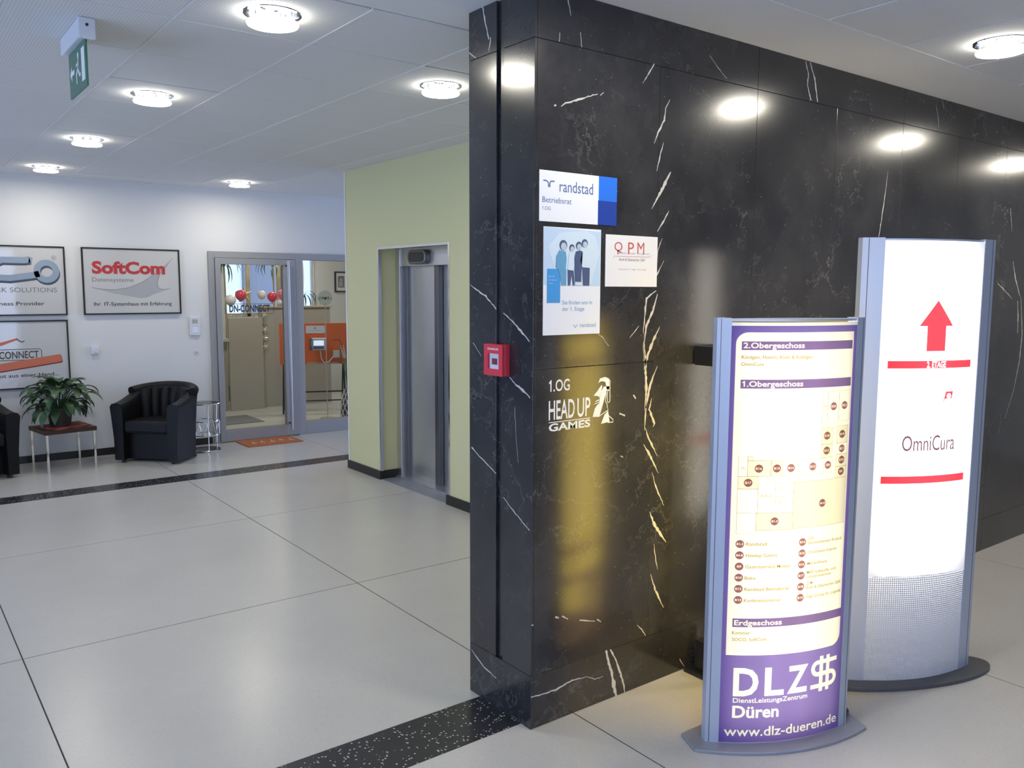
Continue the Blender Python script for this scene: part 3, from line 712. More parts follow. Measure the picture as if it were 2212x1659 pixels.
Z = lambda q: H/2-(q-107)/440*H
printed('lettering', text('randstad', -0.102, 0.071, 0.020, 0.042, 0.004), 'ink_blue', r, F(1), 'large blue company name')
printed('lettering', text('Betriebsrat', -0.186, -0.04, -0.024, 0.021), 'ink_blue', r, F(1))
printed('lettering', text('1.OG', -0.186, -0.145, -0.052, 0.013), 'ink_blue', r, F(1))
bird = merge(ribbon([(-0.182, 0.056), (-0.166, 0.056), (-0.158, 0.051), (-0.156, 0.042), (-0.156, 0.033)], 0.0055),
             ribbon([(-0.127, 0.056), (-0.143, 0.056), (-0.149, 0.051), (-0.150, 0.042), (-0.150, 0.033)], 0.0055))
printed('emblem', bird, 'ink_blue', r, F(1))
r, F, W, H = notice('poster_notice', 'tall laminated notice with four people and blue panel on the marble', 'poster', 2.046, 1.576, 2.342, 1.988, 'paper')
def m2(L): return [((p-165)/485*W-W/2, (1520-q)/925*H-H/2) for p, q in L]
def pp(L, m, k, name='picture'): printed(name, poly(m2(L)), m, r, F(k))
pp([(168,600),(646,612),(646,1095),(168,1090)], 'print_sky', 1)
pp([(200,760),(300,640),(520,610),(600,660),(640,800),(560,1090),(300,1090)], 'print_pale', 2)
pp([(195,950),(303,950),(303,1240),(195,1240)], 'blue_mid', 3, 'blue_panel')
def person_print(cx, head_y, hw, body, legs, mb_, ml_, hair=None):
    if hair: printed('picture', disc(*m2([(cx, head_y-6)])[0], hw*1.35*W/485), hair, r, F(4))
    printed('picture', disc(*m2([(cx+3, head_y+4)])[0], hw*W/485), 'print_skin', r, F(5))
    pp(body, mb_, 6); pp(legs, ml_, 5)
person_print(325, 752, 24, [(290,790),(345,800),(352,860),(345,960),(290,965),(262,930),(268,840)], [(290,955),(352,950),(352,1090),(312,1090)], 'print_teal', 'print_teal', 'print_navy')
person_print(397, 772, 17, [(378,800),(415,800),(418,930),(410,962),(362,955),(370,860)], [(362,950),(412,955),(424,1090),(408,1090),(395,1000),(385,1090),(366,1090)], 'print_pale', 'print_navy', 'print_navy')
person_print(456, 750, 19, [(430,795),(470,785),(488,800),(482,940),(475,1058),(425,1058),(416,860)], [(428,1040),(480,1040),(478,1090),(432,1090)], 'print_navy', 'print_pale', 'print_navy')
person_print(506, 728, 20, [(486,775),(535,780),(552,830),(552,935),(485,930),(470,870)], [(485,930),(552,930),(550,1090),(494,1090),(490,1010)], 'print_pale', 'print_navy', 'print_navy')
pp([(425,900),(480,905),(478,1060),(425,1058)], 'print_navy', 7)
printed('lettering', text('good', *[m2([(207,1020)])[0][0], m2([(253,1020)])[0][0]], m2([(0,1020)])[0][1], 0.007), 'print_sky', r, F(4))
printed('lettering', text('to know', *[m2([(207,1050)])[0][0], m2([(275,1050)])[0][0]], m2([(0,1052)])[0][1], 0.007), 'print_sky', r, F(4))
printed('lettering', text('you.', *[m2([(207,1050)])[0][0], m2([(245,1050)])[0][0]], m2([(0,1078)])[0][1], 0.006), 'print_sky', r, F(4))
q = lambda a, b, y: (m2([(a, y)])[0][0], m2([(b, y)])[0][0], m2([(0, y)])[0][1])
printed('lettering', text('Sie finden uns in', *q(322, 578, 1256), 0.0155), 'print_teal', r, F(1))
printed('lettering', text('der 1. Etage', *q(322, 510, 1312), 0.0155), 'print_teal', r, F(1))
printed('lettering', text('randstad', *q(475, 614, 1458), 0.016), 'print_teal', r, F(1))
printed('emblem', merge(ribbon(m2([(415,1440),(428,1441),(433,1462)]), 0.0025), ribbon(m2([(456,1440),(443,1441),(438,1462)]), 0.0025)), 'print_teal', r, F(1))
r, F, W, H = notice('company_notice', 'small white notice with red letters, rightmost of the notices on the marble', 'sign', 2.368, 1.764, 2.668, 1.972, 'paper_warm')
def m3(L): return [((p-693)/445*W-W/2, (1105-q)/445*H-H/2) for p, q in L]
q = lambda a, b, y: (m3([(a, y)])[0][0], m3([(b, y)])[0][0], m3([(0, y)])[0][1])
printed('lettering', text('Q', *q(765, 832, 798), 0.036), 'ink_softred', r, F(1)); printed('lettering', text('P', *q(880, 930, 822), 0.048), 'ink_softred', r, F(1)); printed('lettering', text('M', *q(960, 1020, 818), 0.048), 'ink_softred', r, F(1))
printed('lettering', rect(*m3([(790, 826)])[0], *m3([(801, 790)])[0]), 'ink_softred', r, F(1))
for s_, a, b in (('ualitäts-', 806, 872), ('rojekt', 892, 945), ('anagement', 972, 1070)): printed('lettering', text(s_, *q(a, b, 822), 0.009), 'ink_soft', r, F(1))
printed('rule', ribbon(m3([(755,860),(765,842),(1070,842),(1082,826)]), 0.0014), 'ink_softred', r, F(1))
printed('lettering', text('Burk & Glasmacher GbR', *q(808, 1028, 880), 0.0105, 0.006), 'ink_grey', r, F(1))
printed('lettering', text('Treppe hinauf - 1. Etage - Flure rechts', *q(798, 1040, 960), 0.0065), 'ink_soft', r, F(1))
v = thing('vinyl_lettering', 'white vinyl games company lettering and stone head emblem on the marble', 'lettering', (2.08, YM, 1.2))
fv = lambda x, z: (x-2.08, -0.0006, z-1.2)
printed('lettering', text('1.OG', 2.0806, 2.187, 1.357, 0.044, 0.012), 'vinyl_white', v, fv, 'floor number lettering')
printed('lettering', text('HEAD', 2.080, 2.2145, 1.246, 0.073, 0.014), 'vinyl_white', v, fv)
printed('lettering', text('UP', 2.228, 2.2985, 1.246, 0.073, 0.014), 'vinyl_white', v, fv)
printed('rule', rect(2.0805, 1.2335, 2.298, 1.2368), 'vinyl_white', v, fv)
printed('lettering', text('GAMES', 2.0808, 2.2995, 1.2005, 0.0285, 0.03), 'vinyl_white', v, fv)
printed('emblem', merge(*[poly(L) for L in LOGO], *[ribbon(L, 0.0032) for L in LOGO_LINES]), 'vinyl_white', v, fv, 'white stone head emblem')

# ---- framed posters on the rear wall
def framed(label, x0, z0, x1, z1):
    r = thing('framed_poster', label, 'poster', ((x0+x1)/2, YB, (z0+z1)/2), group='framed company posters on the rear wall'); W, H = x1-x0, z1-z0; b = 0.014
    for a in ((-W/2, -H/2, W/2, -H/2+b), (-W/2, H/2-b, W/2, H/2), (-W/2, -H/2+b, -W/2+b, H/2-b), (W/2-b, -H/2+b, W/2, H/2-b)):
        obj('frame_strip', MB().box(a[0], -0.03, a[1], a[2], 0, a[3]), 'black', r)
    obj('poster_sheet', MB().box(-W/2+b, -0.022, -H/2+b, W/2-b, -0.002, H/2-b), 'poster_face', r)
    cx, cz = (x0+x1)/2, (z0+z1)/2
    return r, (lambda k: (lambda x, z: (x-cx, -0.022-0.0006*k, z-cz)))
r, F = framed('framed white poster with red company name, nearest the office door', 1.76, 1.477, 2.726, 2.165)
printed('lettering', text('SoftCom', 1.853, 2.572, 1.905, 0.115, 0.045), 'ink_softred', r, F(3), 'fat red company name')
printed('lettering', text('SoftCom', 1.853, 2.572, 1.905, 0.115, 0.02), 'ink_red', r, F(4))
printed('lettering', text('Datensysteme', 1.85, 2.25, 1.817, 0.042), 'ink_grey', r, F(1))
printed('lettering', text('Ihr  IT-Systemhaus mit Erfahrung', 1.856, 2.628, 1.569, 0.036, 0.012), 'ink', r, F(1))
sw = [(1.845,1.756),(1.95,1.738),(2.074,1.734),(2.20,1.757),(2.325,1.809),(2.471,1.907),(2.578,1.994),(2.654,2.071),(2.60,2.0),(2.522,1.907),(2.492,1.84),(2.487,1.79),(2.50,1.755),(2.526,1.741),(2.57,1.740),(2.62,1.747),(2.55,1.725),(2.45,1.69),(2.38,1.655),(2.318,1.644),(2.20,1.668),(2.072,1.692),(1.95,1.725)]
printed('emblem', poly(sw), 'ink_soft', r, F(1)); printed('emblem', ribbon(sw[:8], 0.004), 'ink_grey', r, F(2)); printed('emblem', ribbon(sw[8:16], 0.004), 'ink_grey', r, F(2))
r, F = framed('framed white poster with blue-grey chrome letters, above the potted plant', 0.642, 1.477, 1.608, 2.163)
sh = [(1.30,2.03),(1.25,2.02),(1.16,2.02),(1.06,2.02),(0.98,1.98),(0.97,1.90),(1.0,1.85),(1.12,1.845),(1.22,1.86),(1.32,1.875),(1.375,1.89)]
ring = [(1.44+0.085*cos(a), 1.915+0.085*sin(a)) for a in [2*pi*k/20 for k in range(20)]]
off_ = lambda L, a, b: [(x+a, z+b) for x, z in L]
printed('emblem', merge(ribbon(off_(sh, 0.006, -0.022), 0.06), ribbon(off_(ring, 0.006, -0.022), 0.06, True)), 'logo_dark', r, F(1), 'dark shadow of the letters')
printed('emblem', merge(ribbon(sh, 0.06), ribbon(ring, 0.06, True), ribbon([(1.30,1.995),(1.31,2.05)], 0.03)), 'logo_blue', r, F(3), 'chunky blue-grey letters')
printed('emblem', merge(ribbon([(0.72,2.02),(0.72,1.84),(0.86,1.84),(0.90,1.92),(0.86,2.02)], 0.06, True)), 'logo_blue', r, F(3))
printed('lettering', tc('®', 1.51, 2.047, 0.045, 0.045), 'ink_grey', r, F(1))
printed('lettering', text('NETWORK SOLUTIONS', 0.71, 1.524, 1.707, 0.046), 'ink_grey', r, F(1))
printed('lettering', text('Ihr Business Provider', 0.80, 1.406, 1.579, 0.035, 0.012), 'ink', r, F(1))
r, F = framed('framed white poster with orange tilted bar, directly behind the potted plant', 0.638, 0.752, 1.604, 1.43)
printed('emblem', ribbon([(0.85,1.04),(1.34,1.04),(1.355,1.055),(1.355,1.13),(1.34,1.147),(0.85,1.147),(0.835,1.13),(0.835,1.055)], 0.006, True), 'ink', r, F(1))
printed('lettering', text('DN-CONNECT', 0.86, 1.33, 1.058, 0.068, 0.016), 'ink', r, F(1))
bar = [(0.92,0.925),(0.925,1.0),(1.51,1.085),(1.525,1.08),(1.535,1.015),(1.52,1.008)]
printed('emblem', poly(off_(bar, 0.006, -0.01)), 'red_dark', r, F(2)); printed('emblem', poly(bar), 'orange_print', r, F(3), 'tilted orange bar')
printed('emblem', poly([(0.95,1.20),(1.148,1.259),(1.16,1.25),(1.14,1.235),(1.02,1.19),(0.95,1.17)]), 'orange_print', r, F(1)); printed('emblem', ribbon([(1.145,1.245),(1.19,1.217),(1.211,1.228)], 0.01), 'ink', r, F(1))
printed('lettering', text('Ihr Angebot aus einer Hand...', 0.72, 1.50, 0.872, 0.034, 0.012), 'ink', r, F(1))

# ---- small wall fittings
t_ = thing('door_intercom', 'pale flat intercom panel on the white wall beside the door', 'intercom', (2.866, YB, 1.337))
obj('housing', MB().box(-0.056, -0.022, -0.105, 0.056, 0, 0.105), 'plastic_white', t_, bevel=0.006)
obj('speaker_grille', MB().box(-0.03, -0.0235, 0.03, 0.03, -0.021, 0.075), 'ink_soft', t_); obj('name_plate', MB().box(-0.032, -0.025, -0.075, 0.032, -0.021, -0.015), 'plastic_pale', t_, bevel=0.003)
t_ = thing('thermostat', 'small white room thermostat on the wall above the armchair', 'thermostat', (1.842, YB, 1.112))
obj('housing', MB().box(-0.037, -0.028, -0.043, 0.037, 0, 0.043), 'plastic_white', t_, bevel=0.005); obj('dial', MB().tube([(0.01, -0.028, -0.002), (0.01, -0.036, -0.002)], 0.02, 20), 'plastic_pale', t_); obj('pointer', MB().box(0.008, -0.038, -0.002, 0.012, -0.0355, 0.016), 'ink_grey', t_)
t_ = thing('bell_button', 'tiny round button under the intercom', 'button', (2.877, YB, 1.043))
obj('plate', MB().tube([(0, 0, 0), (0, -0.008, 0)], 0.022, 24), 'plastic_white', t_); obj('button', MB().tube([(0, -0.008, 0), (0, -0.012, 0)], 0.010, 16), 'ink_soft', t_)
# ---- exit sign
t_ = thing('exit_sign', 'green emergency exit sign hanging from a white ceiling bracket', 'sign', (0.79, 4.13, ZC))
obj('housing', MB().box(-0.03, -0.19, -0.075, 0.03, 0.21, 0), 'plastic_white', t_, bevel=0.006)
obj('end_cap', MB().box(-0.034, -0.205, -0.085, 0.034, -0.185, 0), 'plastic_white', t_, bevel=0.006)
obj('test_button', MB().tube([(0.0, -0.205, -0.03), (0.0, -0.208, -0.03)], 0.006, 12), 'black', t_)
pl = obj('sign_plate', MB().box(-0.004, -0.17, -0.265, 0.004, 0.18, -0.07), 'green_sign', t_)
for sx in (-1, 1):
    fn_ = lambda x, z, s=sx: (s*0.0045, x, z)
    run = merge(disc(-0.02, -0.115, 0.014), ribbon([(-0.02,-0.13),(-0.005,-0.165),(0.03,-0.19),(0.02,-0.225)], 0.016), ribbon([(-0.005,-0.165),(-0.04,-0.2),(-0.06,-0.195)], 0.014), ribbon([(-0.015,-0.14),(0.03,-0.15)], 0.01),
                rect(-0.15, -0.235, -0.085, -0.10), rect(0.07, -0.175, 0.12, -0.155), ([(0.12,-0.2),(0.16,-0.165),(0.12,-0.13)], [(0,1,2)]))
    printed('pictogram', run, 'vinyl_white', pl, fn_)

# ---- illuminated totem signs
def totem(name, label, loc, Wh, Dm, Dc, up, ztop, zlit, opalm, backm, boardm, tubem, basem, base_fn, base_t):
    r = thing(name, label, 'sign', loc, radians(-24))
    D = lambda u: Dc + Dm*(1-(u/Wh)**2)
    zb = base_t
    pos = lambda off, s=1: (lambda u, z: (u*s, -s*(D(u)+off), z))
    N = 26
    us = [-up+2*up*i/N for i in range(N+1)]
    bp = base_fn()
    bo = obj('base_plate', MB().prism(bp, 0, base_t), basem, r, bevel=0.002)
    # rails
    for s in (-1, 1):
        o = [(s*u, D(u)+0.003) for u in [up+(Wh-up)*k/8 for k in range(9)]]
        o += [(s*Wh, -D(Wh)-0.003)] + [(s*u, -D(u)-0.003) for u in [up+(Wh-up)*k/8 for k in range(8, -1, -1)]]
        o += [(s*(up-0.002), -D(up)+0.01), (s*(up+0.012), 0), (s*(up-0.002), D(up)-0.01)]
        rl = obj('side_rail', MB().prism(o, zb, ztop), 'alu', r, smooth=True)
        for y in (1, -1):
            g = up+(Wh-up)*0.72
            obj('groove', MB().box(s*g-0.0012, y*(D(g)+0.0032)-0.0006, zb, s*g+0.0012, y*(D(g)+0.0032)+0.0006, ztop-0.002), 'steel_dark', rl)
    cap = [(u, D(u)-0.004) for u in us]+[(u, -D(u)+0.004) for u in reversed(us)]
    obj('top_cap', MB().prism(cap, ztop-0.012, ztop-0.004), 'alu', r)
    def shell(z0, z1, s, nm, m):
        vs = []; fs = []
        for u in us: vs += [(u*s, -s*D(u), z0), (u*s, -s*D(u), z1)]
        for i in range(N): fs.append((2*i, 2*i+2, 2*i+3, 2*i+1))
        return obj(nm, MB().add(vs, fs), m, r, smooth=True, recalc=False)
    for s in (1, -1):
        shell(zlit, ztop-0.016, s, 'light_panel', opalm if s == 1 else backm)
        if zlit > zb+0.05: shell(zb, zlit-0.004, s, 'perforated_panel', 'perforated')
    obj('light_board', MB().box(-up*0.86, -0.003, max(zlit, 0.04)+0.02, up*0.86, 0.003, ztop-0.03), boardm, r)
    for s in (-1, 1):
        for u in (-0.055, 0.055):
            obj('light_tube', MB().tube([(u, -s*0.017, max(zlit, 0.04)+0.03), (u, -s*0.017, ztop-0.04)], 0.009, 10), tubem, r)
    cuts = [us[i] for i in range(1, N)]
    def pr(nm, flat, m, k=1, lab=None, both=False):
        o = printed(nm, flat, m, r, pos(0.0008*k), lab, cuts)
        if both: printed(nm, flat, m, r, pos(0.0008*k, -1), None, cuts)
        return o
    return r, pr, D
def small_base():
    us = [-0.374+0.748*i/28 for i in range(29)]
    n = lambda u: 0.06+0.092*(1-(u/0.374)**2)
    return [(u, n(u)) for u in us]+[(u, -n(u)) for u in reversed(us)]
nx, ny = sin(radians(-24)), -cos(radians(-24))
sm, pr, Ds = totem('small_totem_sign', 'short cream backlit directory sign with purple border and floor plan', (2.759-0.012*nx, 1.883-0.012*ny, 0), 0.31, 0.068, 0.012, 0.262, 1.65, 0.012, 'opal_warm', 'opal_back', 'board_warm', 'tube_warm', 'base_grey', small_base, 0.012)
# purple border film with the cream window and the lettering cut out
win = [(-0.245,0.365),(-0.245,1.555)]+[(-0.203-0.042*cos(a), 1.556+0.042*sin(a)) for a in [radians(9*k) for k in range(1, 11)]]+[(0.245,1.598),(0.245,0.41)]+[(0.20+0.045*cos(a), 0.41-0.045*sin(a)) for a in [radians(9*k) for k in range(1, 11)]]
mk = (0.096, 0.188, 0.242, 0.334)
holes = [win, [(mk[0],mk[1]),(mk[2],mk[1]),(mk[2],mk[3]),(mk[0],mk[3])]]
for fl_ in (text('D', -0.215, -0.120, 0.205, 0.105, 0.028), text('L', -0.096, -0.017, 0.205, 0.105, 0.028), text('Z', -0.003, 0.088, 0.206, 0.103, 0.028),
            text('DienstLeistungsZentrum', -0.214, 0.089, 0.175, 0.0185, 0.01), text('Düren', -0.215, -0.035, 0.115, 0.046, 0.025), text('www.dlz-dueren.de', -0.243, 0.248, 0.040, 0.037, 0.012)):
    holes += loops_of(fl_)
brd = curve_fill([[(-0.262,0.013),(0.262,0.013),(0.262,1.622),(-0.262,1.622)]]+holes)
pr('printed_film', brd, 'film_purple', 1, 'purple border with cream lettering', True)
# dollar-like mark: purple left around the strokes of an S crossed by two bars and two rules
def in_mark(u, z):
    a = (u-0.169)/0.073; b = (z-0.261)/0.073
    if 0.55 < b < 0.78 and -0.55 < a < 0.9: return True
    if -0.78 < b < -0.55 and -0.9 < a < 0.55: return True
    if abs(b) <= 0.12 and abs(a) < 0.45: return True
    for cy, sg in ((0.33, -1), (-0.33, 1)):
        dx = (a-sg*0.45)/1.0; dy = (b-cy)/1.0; d_ = sqrt(dx*dx+dy*dy)
        if 0.21 < d_ < 0.45 and sg*dx > -0.02: return True
    for xc in (-0.22, 0.24):
        if abs(a-xc) < 0.12 and abs(b) < 0.98: return True
    return False
runs = []
nr, nc = 146, 146
for i in range(nr):
    z0 = mk[1]+(mk[3]-mk[1])*i/nr; z1 = mk[1]+(mk[3]-mk[1])*(i+1)/nr; st = None
    for j in range(nc+1):
        u0 = mk[0]+(mk[2]-mk[0])*j/nc
        solid = j < nc and not in_mark(u0+0.0005, (z0+z1)/2)
        if solid and st is None: st = u0
        if not solid and st is not None: runs.append(rect(st, z0, u0, z1)); st = None
pr('printed_film', merge(*runs), 'film_purple', 1, 'purple ground around the crossed S mark')
def bar_cut(x0, z0, x1, z1, tx): return curve_fill([[(x0,z0),(x1,z0),(x1,z1),(x0,z1)]]+loops_of(tx))
for nm, z0, z1, x1t, xe in (('2.Obergeschoss', 1.533, 1.565, 0.011, 0.239), ('1.Obergeschoss', 1.391, 1.424, 0.011, 0.239), ('Erdgeschoss', 0.477, 0.511, -0.037, 0.246)):
    pr('printed_film', bar_cut(-0.225, z0, xe, z1, text(nm, -0.219, x1t, z0+0.0075, 0.0195, 0.022)), 'film_bar', 1, 'purple heading bar with cut-out lettering', True)
B_ = 0.012
for s_, a, b, z in (('Kindgen, Hamm, Klein & Kollegen', -0.224, 0.046, 1.501), ('OmniCura', -0.225, -0.145, 1.475), ('Kommer', -0.225, -0.159, 0.448), ('SOCO, SoftCom', -0.225, -0.096, 0.422),
                 ('Randstad', -0.186, -0.109, 0.796), ('Headup Games', -0.186, -0.067, 0.752), ('Gastroservice Mokan', -0.186, -0.012, 0.708), ('Beko', -0.187, -0.146, 0.664), ('Randstad Betriebsrat', -0.187, -0.012, 0.620), ('Konferenzzimmer', -0.187, -0.043, 0.576)):
    pr('lettering', text(s_, a, b, z, 0.0125, B_), 'film_ochre')
for s_, b, z in (('SDR', 0.088, 0.808), ('Servicedienste Roland', 0.227, 0.791), ('Christmann Intensiv', 0.205, 0.754), ('Maklerfinanz', 0.158, 0.710), ('MBE Gebäude- und', 0.205, 0.675), ('Industrieservice', 0.180, 0.658),
              ('QPM', 0.090, 0.632), ('Burk & Glasmacher GbR', 0.236, 0.615), ('Dagli Group Int. Logistik', 0.239, 0.579)):
    pr('lettering', text(s_, 0.062, b, z, 0.0115, B_), 'film_ochre')
def badge(u, z, s_, rr=0.0155):
    tx = tc(s_, u, z, min(rr*1.5, 0.0075*len(s_)), 0.0085, 0.02)
    pr('badge', curve_fill([disc(u, z, rr, 24)[0]]+loops_of(tx)), 'film_disc')
for i, s_ in enumerate(('B1-3', 'B4-8', 'B9', 'B10', 'B12', 'B13')): badge(-0.208, 0.802-0.0436*i, s_)
for i, s_ in enumerate(('B14', 'B15', 'B16', 'B17', 'B18', 'B19')): badge(0.037, 0.802-0.0438*i, s_)
for u, z, s_ in ((0.155,1.317,'B20'),(0.211,1.318,'B21'),(0.129,1.206,'B18'),(0.206,1.207,'B19'),(0.130,1.149,'B12'),(0.207,1.151,'B11'),(0.208,1.107,'B10'),(0.208,1.062,'B9'),
                 (-0.149,1.091,'B16'),(-0.081,1.091,'B15'),(-0.025,1.091,'B14'),(0.068,1.092,'B13'),(0.139,1.093,'ZBV'),(-0.186,1.037,'B17'),(-0.082,0.889,'B1-3'),(0.120,0.947,'B4-8')): badge(u, z, s_)
LW = 0.0014
def cell(x0, z0, x1, z1, tint=False):
    if tint: pr('plan_field', rect(x0, z0, x1, z1), 'film_tint', 0.5)
    return ribbon([(x0,z0),(x1,z0),(x1,z1),(x0,z1)], LW, True)
pl = [cell(0.101,1.259,0.126,1.374), cell(0.126,1.259,0.182,1.374), cell(0.182,1.259,0.240,1.375), cell(0.103,1.173,0.157,1.237,True), cell(0.103,1.122,0.157,1.173,True),
      cell(0.178,1.173,0.235,1.24,True), cell(0.178,1.130,0.235,1.173), cell(0.178,1.082,0.235,1.130,True), cell(0.178,1.040,0.236,1.082,True),
      cell(-0.223,1.061,-0.190,1.137), cell(-0.190,1.061,-0.103,1.121,True), cell(-0.190,1.121,-0.171,1.137,True), cell(-0.103,1.061,-0.059,1.121,True), cell(-0.059,1.061,0.009,1.121), cell(0.009,1.062,0.120,1.122), cell(0.120,1.062,0.159,1.122),
      cell(-0.223,1.013,-0.149,1.061,True), cell(-0.223,0.921,-0.149,1.013), cell(-0.223,0.840,-0.153,0.921), cell(-0.149,0.947,-0.083,1.035), cell(-0.083,0.947,-0.010,1.035),
      cell(-0.153,0.855,-0.010,0.921,True), cell(-0.010,0.858,0.238,1.037,True), ribbon([(-0.082,0.982),(-0.037,0.982),(-0.037,1.002),(-0.010,1.002)], LW), ribbon([(0.101,1.259),(0.103,1.237)], LW), ribbon([(-0.149,0.921),(-0.149,0.947)], LW)]
pr('plan_lines', merge(*pl), 'film_line', 1, 'thin ochre floor plan outline')
for s_, u, z, wd in (('TH', 0.113, 1.318, 0.017), ('TH', -0.207, 1.091, 0.016), ('Aufzug', -0.117, 0.988, 0.045), ('WC', -0.062, 1.016, 0.016), ('WC', -0.063, 0.963, 0.016)): pr('lettering', tc(s_, u, z, wd, 0.011), 'film_line')
# mains plug on the far end of the base
obj('cable_gland', MB().tube([(0.318, 0.03, 0.03), (0.355, 0.045, 0.03), (0.372, 0.06, 0.018), (0.40, 0.12, 0.008)], [0.009, 0.008, 0.005, 0.004], 8), 'black', sm, smooth=True)

def oval(): return [(0.45*cos(2*pi*k/64), 0.152*sin(2*pi*k/64)) for k in range(64)]
tl, pr, Dt = totem('tall_totem_sign', 'tall white backlit sign with red arrow and perforated foot panel', (3.677-0.012*nx, 1.842-0.012*ny, 0), 0.335, 0.074, 0.012, 0.25, 1.975, 0.498, 'opal_white', 'opal_white_back', 'board_white', 'tube_white', 'base_dark', oval, 0.018)
pr('printed_film', ([(-0.003,1.711),(-0.086,1.602),(-0.049,1.602),(-0.048,1.494),(0.044,1.494),(0.044,1.602),(0.080,1.602)], [(0,1,2),(0,2,5),(0,5,6),(2,3,4,5)]), 'film_red', 1, 'red upward arrow')
pr('printed_film', bar_cut(-0.214, 1.420, 0.2005, 1.452, text('2. ETAGE', -0.042, 0.055, 1.4235, 0.025, 0.03)), 'film_red', 1, 'red band with cut-out lettering')
pr('printed_film', rect(-0.2175, 0.9155, 0.2005, 0.9475), 'film_red', 1, 'plain red band', True)
lg = curve_fill([[(0.064,1.317),(0.103,1.317),(0.097,1.286),(0.060,1.286),(0.052,1.266),(0.050,1.266)], disc(0.081, 1.297, 0.0125, 20)[0]])
pr('printed_film', lg, 'film_red', 1, 'small slanted red emblem')
pr('lettering', text('OmniCura', -0.135, 0.129, 1.060, 0.066), 'film_text', 1, 'dark company name on the lit panel')

# ---- slim black stand behind the small sign
bs = thing('black_stand', 'black metal stand half hidden behind the short sign', 'stand', (2.99, 2.33, 0))
obj('foot', MB().box(-0.10, -0.15, 0, 0.10, 0.15, 0.02), 'black', bs, bevel=0.004)
obj('foot_block', MB().box(-0.07, -0.03, 0.02, 0.07, 0.11, 0.16), 'black', bs, bevel=0.004)
obj('post', MB().box(-0.02, -0.06, 0.02, 0.02, -0.02, 1.42), 'black', bs, bevel=0.003)
obj('arm', MB().box(-0.08, -0.14, 1.42, 0.08, 0.155, 1.505), 'black', bs, bevel=0.006)

# ---- armchairs
def armchair(label, loc, rz):
    r = thing('armchair', label, 'armchair', loc, rz, 'black leather tub armchairs')
    R, yf, th = 0.335, -0.30, 0.095
    path = []
    for k in range(7): path.append((R, yf+(0.0-yf)*k/6))
    for k in range(1, 24):
        a = pi*k/24; path.append((R*cos(a), 0.30*sin(a)))
    for k in range(7): path.append((-R, 0.0+(yf-0.0)*k/6))
    n = len(path); vs = []; fs = []; rows = 9
    Hs = []
    for i, (x, y) in enumerate(path):
        a = path[max(0, i-1)]; b = path[min(n-1, i+1)]; d = Vector((b[0]-a[0], b[1]-a[1])).normalized(); nn = Vector((d.y, -d.x))
        t = (y-yf)/(0.30-yf); t = max(0, min(1, t)); H = 0.60+0.125*t*t*(3-2*t); Hs.append(H)
        fl = 0.035
        prof = [(0.0, 0.03), (0.004, 0.25), (fl*0.7, H-0.12), (fl, H-0.03), (fl-0.02, H-0.002), (-th*0.45, H+0.008), (-th+0.012, H-0.006), (-th, H-0.04), (-th-0.005, 0.40), (-th, 0.03)]
        for o_, z in prof: vs.append((x+nn.x*o_, y+nn.y*o_, z))
    k = 10
    for i in range(n-1):
        for q in range(k): fs.append((i*k+q, (i+1)*k+q, (i+1)*k+(q+1) % k, i*k+(q+1) % k))
    fs += [tuple(range(k)), tuple((n-1)*k+q for q in range(k-1, -1, -1))]
    obj('shell', MB().add(vs, fs), 'leather', r, smooth=True)
    # rolled cap along the back
    cp = []; rad = []
    for k_ in range(0, 25):
        a = pi*(0.04+0.92*k_/24); cp.append(((R+0.005)*cos(a), 0.30*sin(a)+0.0, 0.685+0.045*sin(a))); rad.append(0.045)
    c = obj('back_cap', MB().tube(cp, rad, 12), 'leather', r, smooth=True)
    # pleated inner back
    for k_ in range(6):
        a = pi*(0.14+0.72*k_/5); x, y = (R-th-0.012)*cos(a), (0.30-th-0.012)*sin(a)
        pts = [(x*1.0, y, 0.40), (x*1.01, y*1.02, 0.52), (x*1.04, y*1.08, 0.64), (x*1.08, y*1.18, 0.71)]
        obj('back_channel', MB().tube(pts, [0.066, 0.068, 0.064, 0.05], 14), 'leather', r, smooth=True)
    seat = [(R-th+0.005, yf+0.01)]+[((R-th+0.005)*cos(pi*k_/12), 0.02+(0.30-th)*sin(pi*k_/12)) for k_ in range(13)]+[(-R+th-0.005, yf+0.01)]
    so = obj('seat_cushion', MB().prism(seat, 0.30, 0.425), 'leather', r, bevel=0.03)
    obj('front_panel', MB().box(-R+th-0.003, yf+0.10, 0.03, R-th+0.003, yf+0.14, 0.31), 'leather', r)
    for sx in (-1, 1):
        for y in (yf+0.05, 0.16): obj('foot', MB().tube([(sx*0.27, y, 0), (sx*0.27, y, 0.035)], 0.022, 12), 'black', r)
    return r
armchair('black leather tub armchair between the plant table and the glass side table', (2.335, 9.04, 0), radians(-45))
armchair('black leather tub armchair cut off by the left edge beside the plant table', (0.61, 9.07, 0), radians(20))

